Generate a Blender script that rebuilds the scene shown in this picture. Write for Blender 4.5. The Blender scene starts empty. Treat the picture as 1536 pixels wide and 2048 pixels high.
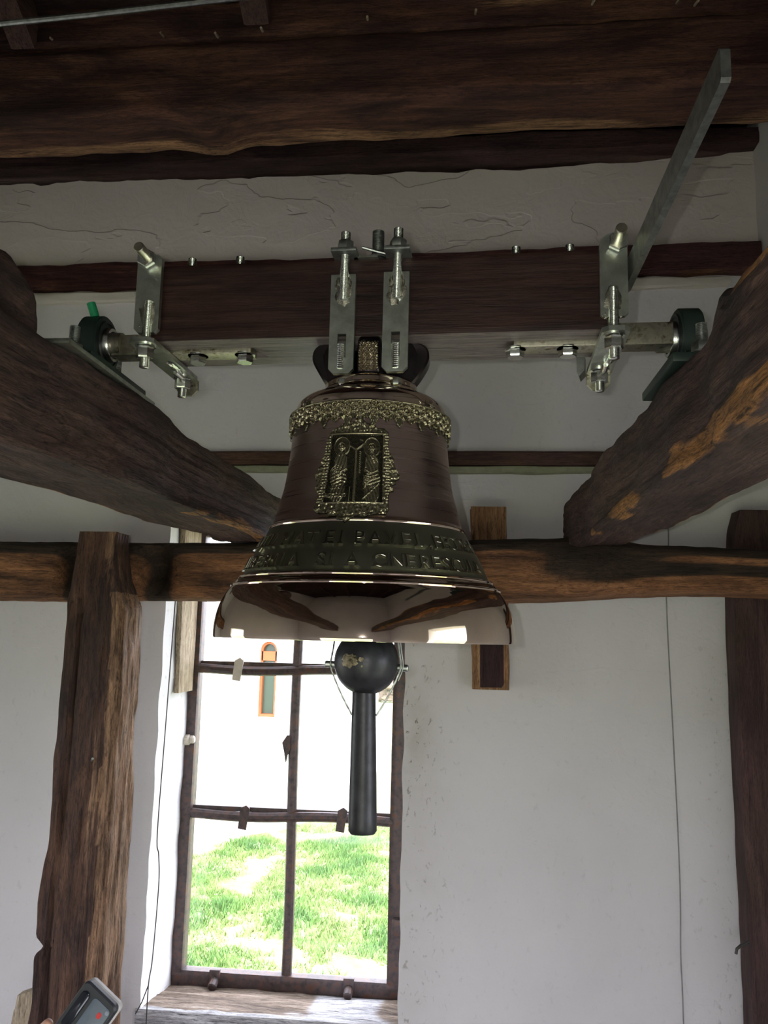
import bpy, bmesh, math, random
import numpy as np
from mathutils import Vector, Matrix, noise as mn

# ------------------------------------------------------------------ camera, world, lights, exposure
SC = bpy.context.scene
COL = SC.collection
PI = math.pi
cam = bpy.data.cameras.new('camera'); camo = bpy.data.objects.new('camera', cam); COL.objects.link(camo)
cam.sensor_fit = 'VERTICAL'; cam.sensor_height = 32.0; cam.lens = 1640.0 / 2048 * 32.0
cam.clip_start = 0.02; cam.clip_end = 300
camo.matrix_world = (Matrix.Rotation(math.radians(5.6), 4, 'Z') @ Matrix.Rotation(math.radians(98.5), 4, 'X')
                     @ Matrix.Rotation(math.radians(1.4), 4, 'Z'))
SC.camera = camo
SC.view_settings.view_transform = 'Standard'; SC.view_settings.look = 'None'
SC.view_settings.gamma = 1.0; SC.view_settings.use_curve_mapping = False
SC.view_settings.exposure = 3.22
SC.cycles.max_bounces = 10; SC.cycles.diffuse_bounces = 6; SC.cycles.glossy_bounces = 5
SC.cycles.transparent_max_bounces = 12; SC.cycles.sample_clamp_indirect = 3.0
SC.cycles.use_denoising = True

world = bpy.data.worlds.new('overcast'); SC.world = world; world.use_nodes = True
wb = world.node_tree.nodes['Background']; wb.inputs[0].default_value = (.965, 0.975, 1.115, 1); wb.inputs[1].default_value = 1.0

def portal(loc, rot, sx, sy):
    l = bpy.data.lights.new('opening_portal', 'AREA'); l.shape = 'RECTANGLE'; l.size = sx; l.size_y = sy
    l.cycles.is_portal = True
    o = bpy.data.objects.new('opening_portal', l); COL.objects.link(o); o.location = loc; o.rotation_euler = rot
portal((-.69, 3.52, -.45), (-PI / 2, 0, 0), .9, 1.9)          # seen window
portal((1.42, .85, -.5), (0, PI / 2, 0), 1.7, .85)            # window in right wall
portal((-3.0, 1.775, -.6), (0, -PI / 2, 0), 1.5, .75)            # window in left wall
portal((-.5, -1.72, -1.15), (PI / 2, 0, 0), 1.9, 1.8)          # low opening behind the photographer, added for fill light
fl = bpy.data.lights.new('phone_flash', 'SPOT'); fl.energy = 2.6; fl.shadow_soft_size = .004; fl.spot_size = math.radians(100); fl.spot_blend = .9
fl.color = (1.0, 1.0, .93)
flo = bpy.data.objects.new('phone_flash', fl); COL.objects.link(flo); flo.location = (-.035, -.01, .012)
flo.rotation_euler = (math.radians(93), 0, math.radians(5.6))

# ------------------------------------------------------------------ node helpers and materials
def newmat(name):
    m = bpy.data.materials.new(name); m.use_nodes = True
    nt = m.node_tree; b = nt.nodes['Principled BSDF']
    return m, nt, b
def nd(nt, t, **kw):
    n = nt.nodes.new(t)
    for k, v in kw.items():
        if hasattr(n, k): setattr(n, k, v)
        else: n.inputs[k.replace('_', ' ')].default_value = v
    return n
def coords(nt, scale=(1, 1, 1), rot=(0, 0, 0), what='Object'):
    t = nd(nt, 'ShaderNodeTexCoord'); m = nd(nt, 'ShaderNodeMapping')
    m.inputs['Scale'].default_value = scale; m.inputs['Rotation'].default_value = rot
    nt.links.new(t.outputs[what], m.inputs['Vector']); return m.outputs[0]
def noise(nt, vec, scale=1, detail=6, rough=.6, dist=0):
    n = nd(nt, 'ShaderNodeTexNoise'); n.inputs['Scale'].default_value = scale; n.inputs['Detail'].default_value = detail
    n.inputs['Roughness'].default_value = rough; n.inputs['Distortion'].default_value = dist
    nt.links.new(vec, n.inputs['Vector']); return n.outputs['Fac']
def ramp(nt, fac, stops):
    r = nd(nt, 'ShaderNodeValToRGB'); e = r.color_ramp.elements
    while len(e) < len(stops): e.new(.5)
    for i, (p, c) in enumerate(stops):
        e[i].position = p; e[i].color = (*c, 1) if len(c) == 3 else c
    nt.links.new(fac, r.inputs['Fac']); return r.outputs['Color']
def mixc(nt, fac, a, b, mode='MIX'):
    m = nd(nt, 'ShaderNodeMix', data_type='RGBA', blend_type=mode)
    for s, v in ((0, fac), (6, a), (7, b)):
        if hasattr(v, 'links'): nt.links.new(v, m.inputs[s])
        else: m.inputs[s].default_value = v if s == 0 else (*v, 1)
    return m.outputs[2]
def mth(nt, op, a, b=0.0, clamp=False):
    m = nd(nt, 'ShaderNodeMath', operation=op, use_clamp=clamp)
    for i, v in enumerate((a, b)):
        if hasattr(v, 'links'): nt.links.new(v, m.inputs[i])
        else: m.inputs[i].default_value = v
    return m.outputs[0]
def bump(nt, b, h, dist, strength=1.0, prev=None):
    n = nd(nt, 'ShaderNodeBump'); n.inputs['Distance'].default_value = dist; n.inputs['Strength'].default_value = strength
    nt.links.new(h, n.inputs['Height'])
    if prev is not None: nt.links.new(prev, n.inputs['Normal'])
    nt.links.new(n.outputs[0], b.inputs['Normal']); return n.outputs[0]

def wood(name, axis, dark, mid, light, sap_or_tone=(.50, .25, .08), grain=34, rough=.72, bd=.004, knots=.0, patch=.5, tint=(.11, .055, .065), torn=.55):
    m, nt, b = newmat(name); i = 'xyz'.index(axis)
    def st(across, along):
        q = [across] * 3; q[i] = along; return coords(nt, q)
    n1 = noise(nt, st(grain, grain * .07), 1, 9, .72, .9)            # growth bands
    n2 = noise(nt, st(6, 1.3), 1, 5, .65, 1.4)                       # broad patches
    n3 = noise(nt, st(150, 5), 1, 5, .75, .2)                        # fibres
    n4 = noise(nt, st(420, 40), 1, 3, .7, 0)                         # tool and dirt specks
    f = mth(nt, 'ADD', mth(nt, 'MULTIPLY', n1, .62), mth(nt, 'MULTIPLY', n2, .38))
    c = ramp(nt, f, [(.36, dark), (.5, mid), (.64, light)])
    if knots >= 0:
        hue = noise(nt, st(2.6, 2.0), 1, 4, .55, .5)
        c = mixc(nt, mth(nt, 'MULTIPLY', mth(nt, 'SUBTRACT', hue, .35), 1.6, True), c, tint)
    at = nd(nt, 'ShaderNodeAttribute', attribute_name='sap_or_tone')
    sp = ramp(nt, mth(nt, 'ADD', mth(nt, 'MULTIPLY', n3, .5), mth(nt, 'MULTIPLY', n1, .5)), [(.36, tuple(x * .18 for x in sap_or_tone)), (.47, tuple(x * .7 for x in sap_or_tone)), (.56, sap_or_tone), (.68, tuple(min(1, x * 1.5) for x in sap_or_tone))])
    fac = mth(nt, 'MULTIPLY', mth(nt, 'SUBTRACT', mth(nt, 'ADD', at.outputs['Fac'], mth(nt, 'MULTIPLY', mth(nt, 'ADD', n2, n3), .45)), .80), 5, True)
    fac = mth(nt, 'MINIMUM', fac, mth(nt, 'MULTIPLY', at.outputs['Fac'], 3.0, True))
    c = mixc(nt, fac, c, sp)
    dp = ramp(nt, n2, [(.36, (.28, .26, .28)), (.52, (1, 1, 1))])
    c = mixc(nt, patch, c, dp, 'MULTIPLY')
    ck = ramp(nt, n3, [(.33, (.12, .1, .1)), (.46, (1, 1, 1))])
    c = mixc(nt, .8, c, ck, 'MULTIPLY')
    sk = ramp(nt, n4, [(.36, (.35, .33, .33)), (.5, (1, 1, 1)), (.68, (1.0, 1.0, 1.0)), (.76, (1.6, 1.5, 1.4))])
    c = mixc(nt, .7, c, sk, 'MULTIPLY')
    n5 = noise(nt, st(70, 13), 1, 6, .72, 1.6)                        # torn, interlocked figure
    tr = ramp(nt, n5, [(.36, (.30, .28, .28)), (.48, (1, 1, 1)), (.60, (1.15, 1.12, 1.1)), (.70, (1.7, 1.55, 1.45))])
    c = mixc(nt, torn, c, tr, 'MULTIPLY')
    nt.links.new(c, b.inputs['Base Color']); b.inputs['Roughness'].default_value = rough
    b.inputs['Specular IOR Level'].default_value = .35
    p = bump(nt, b, n5, bd * torn, 1.0); p = bump(nt, b, n1, bd, .9, p); p = bump(nt, b, n3, bd * .8, 1, p); bump(nt, b, n4, bd * .25, .8, p)
    return m

def plaster(name, base, seed=0.0, blotch=.12):
    m, nt, b = newmat(name); v = coords(nt)
    n1 = noise(nt, v, 1.3 + seed, 4, .55, .3); n2 = noise(nt, v, 9, 6, .6, .8); n3 = noise(nt, v, 60, 5, .6, .2)
    vs = coords(nt, (46, 46, 30)); sp = noise(nt, vs, 1, 3, .7, .6)
    c = ramp(nt, n1, [(.3, tuple(x * (1 - blotch) for x in base)), (.7, base)])
    at = nd(nt, 'ShaderNodeAttribute', attribute_name='grime')
    spk = mth(nt, 'MULTIPLY', mth(nt, 'SUBTRACT', sp, .60), 9, True)
    spk = mth(nt, 'MULTIPLY', spk, mth(nt, 'ADD', at.outputs['Fac'], .0), True)
    c = mixc(nt, spk, c, (.10, .085, .06))
    soft = mth(nt, 'MULTIPLY', mth(nt, 'MULTIPLY', n2, at.outputs['Fac']), .45, True)
    c = mixc(nt, soft, c, (.30, .27, .19))
    rg0 = nd(nt, 'ShaderNodeAttribute', attribute_name='rough')
    c = mixc(nt, mth(nt, 'MULTIPLY', rg0.outputs['Fac'], .8, True), c, (.74, .65, .60))
    nt.links.new(c, b.inputs['Base Color']); b.inputs['Roughness'].default_value = .88
    b.inputs['Specular IOR Level'].default_value = .25
    # trowelled flakes: thin raised edges where a slow noise crosses a level
    fl = noise(nt, coords(nt, (1.5, 1.5, 3.6)), 1, 4, .5, .25)
    fk = ramp(nt, fl, [(.30, (0, 0, 0)), (.47, (.3, .3, .3)), (.476, (1, 1, 1)), (.58, (.75, .75, .75)), (.584, (1, 1, 1)), (.8, (.6, .6, .6))])
    rg = nd(nt, 'ShaderNodeAttribute', attribute_name='rough')
    p = bump(nt, b, mth(nt, 'MULTIPLY', fk, rg.outputs['Fac']), .0045, .9)
    p = bump(nt, b, mth(nt, 'MULTIPLY', n2, mth(nt, 'ADD', mth(nt, 'MULTIPLY', rg.outputs['Fac'], .6), .5)), .007, .7, p)
    bump(nt, b, n3, .0014, .7, p)
    return m

def metal(name, col, rough, var=.12, scale=40, metallic=1.0, bd=.0004, dirt=None):
    m, nt, b = newmat(name); v = coords(nt); n = noise(nt, v, scale, 5, .6, .3); n2 = noise(nt, v, scale * 6, 3, .6)
    c = ramp(nt, n, [(.3, tuple(x * (1 - 2 * var) for x in col)), (.7, tuple(min(1, x * (1 + var)) for x in col))])
    if dirt: c = mixc(nt, mth(nt, 'MULTIPLY', mth(nt, 'SUBTRACT', n, .52), 6, True), c, dirt)
    nt.links.new(c, b.inputs['Base Color']); b.inputs['Metallic'].default_value = metallic
    r = nd(nt, 'ShaderNodeMapRange'); nt.links.new(n2, r.inputs[0]); r.inputs[3].default_value = rough * .75; r.inputs[4].default_value = rough * 1.3
    nt.links.new(r.outputs[0], b.inputs['Roughness'])
    if bd: bump(nt, b, n2, bd, .6)
    return m

def plain(name, col, rough=.6, metallic=0.0, spec=.5):
    m, nt, b = newmat(name); v = coords(nt); n = noise(nt, v, 30, 4, .6)
    c = ramp(nt, n, [(.3, tuple(x * .85 for x in col)), (.7, tuple(min(1, x * 1.12) for x in col))])
    nt.links.new(c, b.inputs['Base Color'])
    b.inputs['Roughness'].default_value = rough; b.inputs['Metallic'].default_value = metallic; b.inputs['Specular IOR Level'].default_value = spec
    return m

# purple-brown old oak
M_BEAM_Y = wood('old_oak_along_y', 'y', (.030, .015, .012), (.105, .055, .042), (.21, .125, .095), sap_or_tone=(.62, .29, .095), bd=.008, tint=(.085, .050, .056), patch=.7, torn=.85)
M_LOG = wood('log_oak', 'x', (.075, .035, .017), (.25, .115, .050), (.44, .21, .095), sap_or_tone=(.055, .033, .020), grain=30, knots=-1, bd=.004, patch=.65)
M_TIE = wood('tie_beam_oak', 'x', (.030, .011, .009), (.105, .044, .028), (.24, .115, .060), sap_or_tone=(.42, .235, .12), grain=30, bd=.004, tint=(.085, .032, .030), patch=.75)
M_RED = wood('reddish_wall_timber', 'x', (.030, .008, .006), (.085, .026, .018), (.17, .065, .036), bd=.004, sap_or_tone=(.30, .14, .06), torn=.4)
M_RAIL = wood('brown_wall_rail', 'x', (.05, .025, .013), (.12, .065, .035), (.19, .11, .06), bd=.003, torn=.3)
M_POST = wood('oak_post', 'z', (.040, .019, .012), (.125, .060, .034), (.24, .125, .066), sap_or_tone=(.46, .27, .16), bd=.009, tint=(.075, .048, .050), patch=.7, torn=.75)
M_DPOST = wood('dark_post', 'z', (.030, .016, .012), (.065, .036, .026), (.105, .062, .045), bd=.003, torn=.2)
M_YOKE = wood('stained_headstock', 'x', (.014, .006, .005), (.034, .014, .011), (.06, .027, .020), grain=70, bd=.0010, rough=.45, knots=-1, patch=.3, sap_or_tone=(.21, .175, .16), torn=.15)  # grey second tone stands for light reflected on the underside
M_ROOF = wood('roof_timber', 'y', (.03, .016, .012), (.09, .05, .034), (.16, .09, .055))
M_ROOFB = wood('roof_board', 'x', (.012, .007, .005), (.03, .017, .011), (.05, .03, .02))
M_SILL = wood('weathered_sill', 'x', (.12, .085, .06), (.32, .25, .19), (.52, .44, .37), sap_or_tone=(.80, .80, .82), knots=-1, rough=.9, patch=.6)
M_PALE = wood('pale_timber', 'z', (.26, .19, .12), (.48, .39, .27), (.66, .57, .43), knots=-1, rough=.9, patch=.2)
M_BLOCK = wood('block_wood', 'z', (.14, .075, .035), (.34, .18, .085), (.50, .32, .17), sap_or_tone=(.055, .022, .024), knots=-1, patch=.3)
M_WALL = plaster('lime_plaster', (.70, .69, .69))
M_REVEAL = plaster('reveal_plaster', (.82, .83, .86), .7, .05)
M_FLOOR = plain('floor_boards_wood', (.13, .11, .10), .8)
M_ZINC = metal('galvanised_steel', (.56, .60, .53), .34, .16, 30)
M_ZINCB = metal('bright_zinc', (.72, .74, .70), .24, .08, 60)
M_GREY = metal('grey_zinc', (.40, .42, .40), .42, .2, 50)
M_RAWS = metal('raw_steel', (.48, .45, .36), .42, .22, 60, dirt=(.12, .09, .05))
M_WELD = metal('weld_scale', (.34, .32, .26), .30, .4, 90, bd=.002)
M_CAST = plain('dark_green_cast_iron', (.018, .032, .026), .42)
M_GREEN = plain('green_plastic', (.01, .30, .12), .4)
M_RUST = metal('rusty_painted_bar', (.085, .060, .058), .45, .3, 40, metallic=.25, dirt=(.11, .045, .02))
M_BLACKI = metal('blackened_iron', (.030, .030, .036), .42, .3, 30, metallic=.35)
M_SCUFF = metal('bare_scuffed_iron', (.42, .36, .24), .5, .6, 70, dirt=(.04, .035, .03), bd=.001)
M_WIRE = plain('dark_wire', (.05, .045, .04), .6)
M_GWIRE = plain('grey_wire', (.22, .22, .21), .6)
M_GLASS, ntg, bg = newmat('thin_window_glass')
for n in list(ntg.nodes):
    if n.type == 'BSDF_PRINCIPLED': ntg.nodes.remove(n)
_t = ntg.nodes.new('ShaderNodeBsdfTransparent'); _t.inputs[0].default_value = (.97, .98, .98, 1)
_g = ntg.nodes.new('ShaderNodeBsdfGlossy'); _g.inputs['Roughness'].default_value = .03
_mx = ntg.nodes.new('ShaderNodeMixShader'); _mx.inputs[0].default_value = .05
ntg.links.new(_t.outputs[0], _mx.inputs[1]); ntg.links.new(_g.outputs[0], _mx.inputs[2])
ntg.links.new(_mx.outputs[0], ntg.nodes['Material Output'].inputs[0])

BRONZE = (.66, .54, .45)
def bronze(name, rough, streak=0.0, col=BRONZE):
    m, nt, b = newmat(name); b.inputs['Metallic'].default_value = 1
    n = noise(nt, coords(nt, (12, 12, 12)), 1, 4, .6)
    c = ramp(nt, n, [(.3, tuple(x * .92 for x in col)), (.7, tuple(min(1, x * 1.06) for x in col))])
    nt.links.new(c, b.inputs['Base Color']); b.inputs['Roughness'].default_value = rough
    if streak:
        # lathe-turned: the fine rings spread reflections up and down
        tg = nd(nt, 'ShaderNodeTangent', direction_type='RADIAL', axis='Z')
        nt.links.new(tg.outputs[0], b.inputs['Tangent']); b.inputs['Anisotropic'].default_value = .75
        rr = noise(nt, coords(nt, (3, 3, 260)), 1, 2, .5)
        mr = nd(nt, 'ShaderNodeMapRange'); nt.links.new(rr, mr.inputs[0]); mr.inputs[3].default_value = rough * .7; mr.inputs[4].default_value = rough * 1.25
        nt.links.new(mr.outputs[0], b.inputs['Roughness'])
    return m
M_POL = bronze('polished_bronze', .045)
M_SAT = bronze('turned_bronze', .30, 1.0, (.60, .46, .42))
def relief(name, deep, high, rough=.33):
    m, nt, b = newmat(name); b.inputs['Metallic'].default_value = .85
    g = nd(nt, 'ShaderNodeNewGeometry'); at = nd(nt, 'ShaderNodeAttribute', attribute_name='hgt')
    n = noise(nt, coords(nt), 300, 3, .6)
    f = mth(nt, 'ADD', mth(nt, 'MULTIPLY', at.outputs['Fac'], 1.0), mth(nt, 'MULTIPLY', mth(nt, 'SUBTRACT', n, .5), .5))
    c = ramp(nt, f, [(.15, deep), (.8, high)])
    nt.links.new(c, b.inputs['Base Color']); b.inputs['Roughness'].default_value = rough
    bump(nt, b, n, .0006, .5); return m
M_REL = relief('antiqued_relief_bronze', (.034, .031, .021), (.31, .275, .18), .24)
M_BAND = bronze('dark_inscription_ground', .42, 0, (.20, .195, .145))
M_LET = bronze('cast_letter_bronze', .26, 0, (.40, .39, .30))
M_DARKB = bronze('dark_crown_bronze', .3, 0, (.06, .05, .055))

# ------------------------------------------------------------------ object helpers
def thing(name, label, cat, loc=(0, 0, 0), rotz=0.0, group=None):
    o = bpy.data.objects.new(name, None); COL.objects.link(o); o.location = loc; o.rotation_euler = (0, 0, rotz)
    o.empty_display_size = .05
    o['label'] = label; o['category'] = cat
    if group: o['group'] = group
    return o
def W(o):
    """world matrix of an object and its ancestors, without waiting for the depsgraph"""
    m = Matrix.Translation(o.location) @ o.rotation_euler.to_matrix().to_4x4()
    return W(o.parent) @ m if o.parent else m
def obj(name, bm, mats, parent=None, local=False, smooth=True, label=None, angle=35):
    """bm in world coordinates (or in the parent's own ones with local=True)"""
    me = bpy.data.meshes.new(name)
    if not isinstance(mats, (list, tuple)): mats = [mats]
    if parent is not None and not local: bmesh.ops.transform(bm, matrix=W(parent).inverted(), verts=bm.verts)
    off = None
    if parent is None:
        xs = [v.co for v in bm.verts]
        lo = Vector((min(c.x for c in xs), min(c.y for c in xs), min(c.z for c in xs))); hi = Vector((max(c.x for c in xs), max(c.y for c in xs), max(c.z for c in xs)))
        off = Vector(((lo.x + hi.x) / 2, (lo.y + hi.y) / 2, lo.z)); bmesh.ops.translate(bm, vec=-off, verts=bm.verts)
    bmesh.ops.recalc_face_normals(bm, faces=bm.faces)
    for f in bm.faces: f.smooth = smooth
    if smooth:
        for e in bm.edges:
            if len(e.link_faces) == 2 and e.calc_face_angle(0) > math.radians(angle): e.smooth = False
    bm.to_mesh(me); bm.free()
    for m in mats: me.materials.append(m)
    o = bpy.data.objects.new(name, me); COL.objects.link(o)
    if parent is not None: o.parent = parent
    if off is not None: o.location = off
    if label: o['label'] = label
    return o
def tag(o, label, cat, group=None):
    o['label'] = label; o['category'] = cat
    if group: o['group'] = group
    return o
def struct(o): o['kind'] = 'structure'; return o

def box(bm, x0, x1, y0, y1, z0, z1, bev=0.0):
    r = bmesh.ops.create_cube(bm, size=1.0)
    vs = r['verts']
    for v in vs:
        v.co = Vector((x0 + (v.co.x + .5) * (x1 - x0), y0 + (v.co.y + .5) * (y1 - y0), z0 + (v.co.z + .5) * (z1 - z0)))
    if bev:
        es = list({e for v in vs for e in v.link_edges})
        bmesh.ops.bevel(bm, geom=es, offset=bev, segments=2, profile=.6, affect='EDGES')
def frame(p0, p1):
    d = (Vector(p1) - Vector(p0)); L = d.length; d.normalize()
    u = d.orthogonal().normalized(); v = d.cross(u); return Vector(p0), d, u, v, L
def revolve(bm, p0, p1, prof, seg=24, cap=True, phase=0.0):
    """prof: list of (t along p0->p1 in metres, radius)"""
    o, d, u, v, L = frame(p0, p1); rings = []
    for t, r in prof:
        rings.append([bm.verts.new(o + d * t + (u * math.cos(phase + 2 * PI * k / seg) + v * math.sin(phase + 2 * PI * k / seg)) * r) for k in range(seg)])
    for a, b in zip(rings, rings[1:]):
        for k in range(seg): bm.faces.new((a[k], a[(k + 1) % seg], b[(k + 1) % seg], b[k]))
    if cap: bm.faces.new(rings[0][::-1]); bm.faces.new(rings[-1])
def rod(bm, p0, p1, r, seg=16, ch=.0):
    L = (Vector(p1) - Vector(p0)).length
    revolve(bm, p0, p1, [(0, r - ch), (ch, r), (L - ch, r), (L, r - ch)] if ch else [(0, r), (L, r)], seg)
def thread(bm, p0, p1, r, pitch=.0026, seg=18):
    L = (Vector(p1) - Vector(p0)).length; n = max(2, int(L / pitch)); pr = [(0, r * .8)]
    for i in range(n):
        a = L * i / n; pr += [(a + .15 * pitch, r * .86), (a + .5 * pitch, r), (a + .75 * pitch, r * .98)]
    pr.append((L, r * .78)); revolve(bm, p0, p1, pr, seg)
def nut(bm, p0, p1, r, phase=0.2):
    L = (Vector(p1) - Vector(p0)).length; c = min(.15 * r, .3 * L)
    revolve(bm, p0, p1, [(0, r * .9), (c, r), (L - c, r), (L, r * .88)], 6, True, phase)
def prism(bm, pts, axis, t0, t1, hole=None, bev=0.0):
    """outline pts (a,b) extruded along axis between t0 and t1; axis y: a=x b=z; axis x: a=y b=z; axis z: a=x b=y"""
    def mk(a, b, t): return {'y': (a, t, b), 'x': (t, a, b), 'z': (a, b, t)}[axis]
    v0 = [bm.verts.new(mk(a, b, t0)) for a, b in pts]; es = [bm.edges.new((v0[i], v0[(i + 1) % len(v0)])) for i in range(len(v0))]
    if hole:
        h0 = [bm.verts.new(mk(a, b, t0)) for a, b in hole]; es += [bm.edges.new((h0[i], h0[(i + 1) % len(h0)])) for i in range(len(h0))]
        f = [g for g in bmesh.ops.triangle_fill(bm, edges=es, use_beauty=True)['geom'] if isinstance(g, bmesh.types.BMFace)]
    else:
        f = [bm.faces.new(v0)]
    r = bmesh.ops.extrude_face_region(bm, geom=f)
    vs = [g for g in r['geom'] if isinstance(g, bmesh.types.BMVert)]
    d = Vector(mk(0, 0, t1 - t0)); bmesh.ops.translate(bm, vec=d, verts=vs)
def tube(bm, pts, r, seg=8):
    pts = [Vector(p) for p in pts]; rings = []; up = None
    for i, p in enumerate(pts):
        d = (pts[min(i + 1, len(pts) - 1)] - pts[max(i - 1, 0)]).normalized()
        u = (d.orthogonal() if up is None else (up - d * up.dot(d))).normalized(); up = u; v = d.cross(u)
        rr = r[i] if isinstance(r, (list, tuple)) else r
        rings.append([bm.verts.new(p + (u * math.cos(2 * PI * k / seg) + v * math.sin(2 * PI * k / seg)) * rr) for k in range(seg)])
    for a, b in zip(rings, rings[1:]):
        for k in range(seg): bm.faces.new((a[k], a[(k + 1) % seg], b[(k + 1) % seg], b[k]))
    bm.faces.new(rings[0][::-1]); bm.faces.new(rings[-1])
def smooth_path(pts, n=8):
    out = []; P = [Vector(p) for p in pts]
    for i in range(len(P) - 1):
        a = P[max(i - 1, 0)]; b = P[i]; c = P[i + 1]; d = P[min(i + 2, len(P) - 1)]
        for k in range(n):
            t = k / n
            out.append(.5 * ((2 * b) + (c - a) * t + (2 * a - 5 * b + 4 * c - d) * t * t + (3 * b - a - 3 * c + d) * t ** 3))
    out.append(P[-1]); return out

def rr_unit(n, rho):
    """n points round a unit square (-1..1) whose corners have radius rho, with their outward normals"""
    s = 2 * (1 - rho); q = PI / 2 * rho; per = 4 * (s + q); out = []
    for i in range(n):
        t = (i + .5) / n * per; side = 0
        while t > s + q and side < 3: t -= s + q; side += 1
        if t < s: p = (1.0, -(1 - rho) + t); nn = (1.0, 0.0)
        else:
            a = (t - s) / q * PI / 2; p = ((1 - rho) + rho * math.cos(a), (1 - rho) + rho * math.sin(a)); nn = (math.cos(a), math.sin(a))
        c, d = math.cos(side * PI / 2), math.sin(side * PI / 2)
        out.append(((p[0] * c - p[1] * d, p[0] * d + p[1] * c), (nn[0] * c - nn[1] * d, nn[0] * d + nn[1] * c)))
    return out

def timber(bm, axis, st, amp=.006, step=.022, n=44, seed=0.0, sap_or_tone=None, rho=.25, chip=.0, fine=.35, lam=3.0, rg=0.0):
    """rough-hewn timber. st: stations (t, a0, a1, b0, b1); axis x: a=y b=z; y: a=x b=z; z: a=x b=y"""
    st = sorted(st); T = np.array([s[0] for s in st]); S = np.array([s[1:5] for s in st])
    m = max(3, int((T[-1] - T[0]) / step)); ts = np.linspace(T[0], T[-1], m + 1)
    V = [np.interp(ts, T, S[:, k]) for k in range(4)]
    kern = max(1, int(.05 / step)); 
    if kern > 1:
        for k in range(4):
            pad = np.pad(V[k], kern, mode='edge'); V[k] = np.convolve(pad, np.ones(2 * kern + 1) / (2 * kern + 1), 'valid')
    cs = rr_unit(n, rho); lay = bm.verts.layers.float.get('sap_or_tone') or bm.verts.layers.float.new('sap_or_tone')
    def mk(t, a, b): return {'x': (t, a, b), 'y': (a, t, b), 'z': (a, b, t)}[axis]
    rings = []
    for j, t in enumerate(ts):
        a0, a1, b0, b1 = (V[k][j] for k in range(4)); ca, cb, ha, hb = (a0 + a1) / 2, (b0 + b1) / 2, (a1 - a0) / 2, (b1 - b0) / 2
        ring = []
        for (p, nn) in cs:
            q = Vector((t * lam + seed, p[0] * ha * 9 + seed * 2, p[1] * hb * 9))
            d = mn.fractal(q, .8, 2.1, 4) * amp
            q2 = Vector((t * lam * 4 + seed, p[0] * ha * 34, p[1] * hb * 34 + seed)); d += mn.noise(q2) * amp * fine
            d -= rg * abs(mn.noise(Vector((t * 3 + seed, p[0] * ha * 46 + 3, p[1] * hb * 46))))
            if chip:
                c = mn.noise(Vector((t * 6 + seed * 3, p[0] * ha * 5, p[1] * hb * 5)));
                if c > .18: d -= (c - .18) * chip
            v = bm.verts.new(mk(t, ca + p[0] * ha + nn[0] * d, cb + p[1] * hb + nn[1] * d)); v[lay] = sap_or_tone(t, p[0], p[1]) if sap_or_tone else 0.0
            ring.append(v)
        rings.append(ring)
    for a, b in zip(rings, rings[1:]):
        for k in range(n): bm.faces.new((a[k], a[(k + 1) % n], b[(k + 1) % n], b[k]))
    bm.faces.new(rings[0][::-1]); bm.faces.new(rings[-1])

def g2(x, s): return math.exp(-(x / s) ** 2)

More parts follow.
